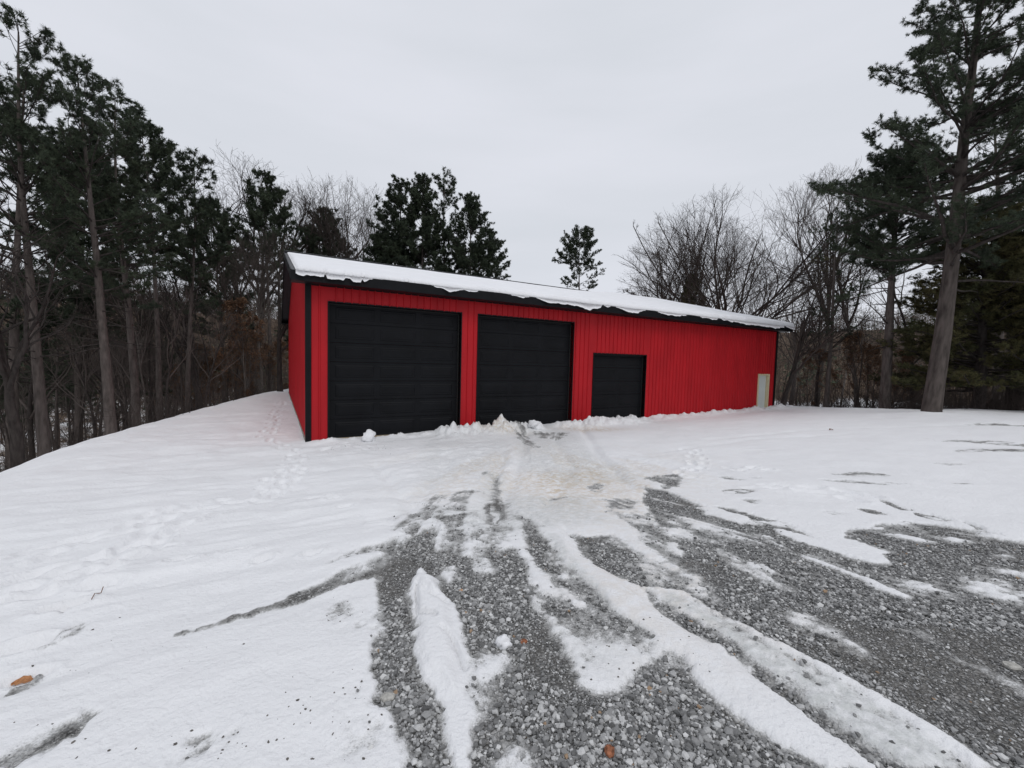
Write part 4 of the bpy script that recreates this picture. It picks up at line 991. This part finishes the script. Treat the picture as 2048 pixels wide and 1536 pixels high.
def far_wood():
    rg = np.random.default_rng(19); T = Tubes(); TC = []
    n = 0
    while n < 3600:
        if rg.random() < .5: px = rg.uniform(-250, 620)
        else: px = rg.uniform(1250, 2300)
        dist = rg.uniform(55, 260)
        x, y, _ = at_dist(px, 700, dist)
        if y < 20: continue
        r_ = math.hypot(x, y)
        if px > 1000 and 50 < r_ < 120 and rg.random() < .85: continue
        z = tz(x, y); H = rg.uniform(6, 12); n += 1
        q, rr = grow(rg, np.array([x, y, z-.2]), (rg.normal(0, .05), rg.normal(0, .05), 1), H, .12, .03, 3, .04, 0); T.add(q, rr, 3)
        for j in range(9):
            s_ = q[rg.integers(1, 4)]; q2, r2 = grow(rg, s_, rg.normal(0, 1, 3)*[1, 1, .4]+[0, 0, .9], H*.33, .05, .02, 2, .15, .03); T.add(q2, r2, 3)
            for jj in range(2): q3, r3 = grow(rg, q2[1], rg.normal(0, 1, 3)*[1, 1, .5]+[0, 0, .8], H*.2, .03, .015, 2, .15, .03); T.add(q3, r3, 3)
        if rg.random() < .22:
            c = np.array([x, y, z+H*.7]); TC.append(c+rg.normal(0, 1, (60, 3))*[1.3, 1.3, 1.9])
    fw = link(bpy.data.objects.new('far_woods', T.mesh('far_woods', mat('far_twigs', (.10, .075, .062), .95, .1))))
    tag(fw, 'brown leafless forest covering the distant hills', 'forest', kind='stuff')
    P = np.concatenate(TC); m = len(P); a = rg.normal(0, .35, (m, 3)); b = rg.normal(0, .35, (m, 3))
    V = np.stack([P, P+a, P+b], 1).reshape(-1, 3)
    link(bpy.data.objects.new('evergreen_foliage', np_mesh('evergreen_foliage', V, [np.arange(len(V)).reshape(-1, 3)], M_NEEDLE)), fw)
far_wood()

# ------------------------------------------------------------------ small loose things
def lump_obj(name, px, py, sx_, sy_, sz_, m, label, cat, seed, lift=.4, rough=.25, group=None, sub=3):
    import bmesh
    x, y = at_ground(px, py); z = float(ground_z(np.array([x]), np.array([y]))[0][0])
    bm = bmesh.new(); bmesh.ops.create_icosphere(bm, subdivisions=sub, radius=1)
    V = np.array([v.co[:] for v in bm.verts]); nn = fbm(V[:, 0]*1.6+seed, V[:, 1]*1.6+V[:, 2]*2.3, seed, 4, .6)
    n2 = fbm(V[:, 2]*4+seed, V[:, 0]*4-V[:, 1]*3, seed+5, 3)
    for v, q, q2 in zip(bm.verts, nn, n2):
        s = 1+(q-.5)*2.4*rough+(q2-.5)*rough*1.2; v.co = (v.co.x*sx_*s, v.co.y*sy_*s, v.co.z*sz_*s)
    me = bpy.data.meshes.new(name); bm.to_mesh(me); bm.free(); me.materials.append(m)
    for p_ in me.polygons: p_.use_smooth = sub > 2
    o = link(bpy.data.objects.new(name, me)); o.location = (x, y, z+sz_*lift); o.rotation_euler = (0, 0, seed*1.3)
    return tag(o, label, cat, group)
M_CHUNK = mat('snow_chunk', (.85, .855, .87), .8, .2, noise=(6, .05, (1, 1, 1)), bump=(30, .4, .02))
lump_obj('snow_chunk', 737, 884, .21, .17, .20, M_CHUNK, 'white snow chunk lying in front of the first overhead door', 'snow chunk', 3, .5, .5)
lump_obj('snow_chunk', 842, 1158, .045, .035, .04, M_CHUNK, 'small snow lump at the upper end of the cracked snow slab', 'snow chunk', 4, .9, .5)
lump_obj('snow_chunk', 1008, 1293, .045, .035, .045, M_CHUNK, 'small pointed snow mound on the gravel right of the snow slab', 'snow chunk', 5, .4, .6)
lump_obj('snow_chunk', 1070, 862, .30, .22, .16, M_CHUNK, 'lump of ploughed snow before the second overhead door', 'snow chunk', 6, .5, .6)
M_RED_STONE = mat('reddish_stone', (.27, .11, .06), .85, .2, noise=(60, .75, (1, 1, 1)), bump=(90, .8, .006))
lump_obj('stone', 1220, 1510, .021, .031, .018, M_RED_STONE, 'largest reddish stone in the gravel at the bottom of the photo', 'stone', 7, .7, .5, sub=2)
lump_obj('stone', 1047, 1286, .022, .018, .014, M_RED_STONE, 'reddish stone in the gravel below the small snow mound', 'stone', 8, .7, .4, sub=2)
lump_obj('stone', 922, 1181, .020, .014, .008, mat('tan_stone', (.50, .30, .17), .85, .2), 'flat tan stone right of the top of the snow slab', 'stone', 9, .8, .3, sub=2)
M_GS = mat('pale_stone', (.42, .41, .38), .85, .2, noise=(60, .3, (1, 1, 1)))
lump_obj('stone', 775, 1398, .035, .028, .02, M_GS, 'pale stone half buried in the brown fines beside the snow edge', 'stone', 10, .6, .3, sub=2)
lump_obj('stone', 2022, 1337, .04, .03, .02, M_GS, 'pale stone on the gravel near the right photo edge', 'stone', 12, .6, .3, sub=2)
def leaf(px, py, L_, label, col, rz):
    x, y = at_ground(px, py); z = float(ground_z(np.array([x]), np.array([y]))[0][0])
    v = []; f = []
    for i in range(9):
        t_ = i/8; w_ = .34*math.sin(math.pi*min(1, t_*1.02))**.8*(1+.25*math.sin(i*2.4)); zc = .12*math.sin(t_*3.1)
        v += [((t_-.5)*L_, -w_*L_, .012+(zc+.10)*L_), ((t_-.5)*L_, 0, .012+zc*L_), ((t_-.5)*L_, w_*L_, .012+(zc+.14)*L_)]
        if i: n_ = i*3; f += [(n_-3, n_, n_+1, n_-2), (n_-2, n_+1, n_+2, n_-1)]
    me = bpy.data.meshes.new('dead_leaf'); me.from_pydata(v, [], f); me.materials.append(mat('dead_leaf', col, .7, .2, noise=(60, .3, (1, 1, 1))))
    o = link(bpy.data.objects.new('dead_leaf', me)); o.location = (x, y, z); o.rotation_euler = (0, 0, rz)
    sm = o.modifiers.new('thickness', 'SOLIDIFY'); sm.thickness = .002
    return tag(o, label, 'leaf')
leaf(44, 1350, .09, 'orange dead leaf on the snow beside the small rocky hollow at the left', (.42, .20, .09), .4)
leaf(1662, 862, .16, 'brown dead leaf lying alone on the snow right of the barn', (.20, .11, .06), .3)
leaf(112, 1226, .10, 'rust coloured leaf sunk in a melted hollow of the left snow', (.28, .15, .09), .9)
def twig():
    T = Tubes(); P = [at_ground(*p) for p in ((183,1205),(190,1199),(196,1200),(202,1192),(207,1187))]
    q = np.array([(x, y, float(ground_z(np.array([x]), np.array([y]))[0][0])+.012) for x, y in P]); q[-1, 2] += .02
    T.add(q, [.0028]*5, 5)
    o = link(bpy.data.objects.new('twig', T.mesh('twig', mat('reddish_twig', (.17, .075, .04), .8, .2))))
    tag(o, 'short crooked reddish twig lying on the snow at the left', 'twig')
twig()
# loose pebbles showing on the left snow: scattered grit
def grit():
    rg = np.random.default_rng(44); P = []
    for cx, cy, sx2, sy2, n_ in [(1180,1400,240,60,22),(1850,1180,160,80,26),(600,800,250,120,12),(1800,1380,200,90,18),(1900,640,120,60,18),(1400,900,260,80,8),(300,1300,260,120,14)]:
        for i in range(n_): P.append(at_ground((cx+rg.normal()*sx2)*.3516, 1000+min((cy+rg.normal()*sy2), 1500)*.3516))
    for i in range(70): P.append(at_ground(rg.uniform(650, 800), rg.uniform(890, 912)))
    for i in range(50): P.append(at_ground(rg.uniform(1180, 1420), rg.uniform(1240, 1370)))
    P = np.array(P); z, cv = ground_z(P[:, 0], P[:, 1]); V = []; F = []
    for i, ((x, y), zz) in enumerate(zip(P, z)):
        s = rg.uniform(.002, .0085)*(1.6 if y > 6 else 1); V.append(protos[i % 14]*s*rg.uniform(.7, 1.3, 3)+[x, y, zz+s*.15]); F.append(RF+12*i)
    o = link(bpy.data.objects.new('grit', np_mesh('grit', np.concatenate(V), [np.concatenate(F)], mat('grit', (.13, .12, .11), .9, .2, noise=(30, .4, (1, 1, 1))))))
    tag(o, 'scattered dark grit lying loose on top of the snow', 'grit', kind='stuff')
grit()
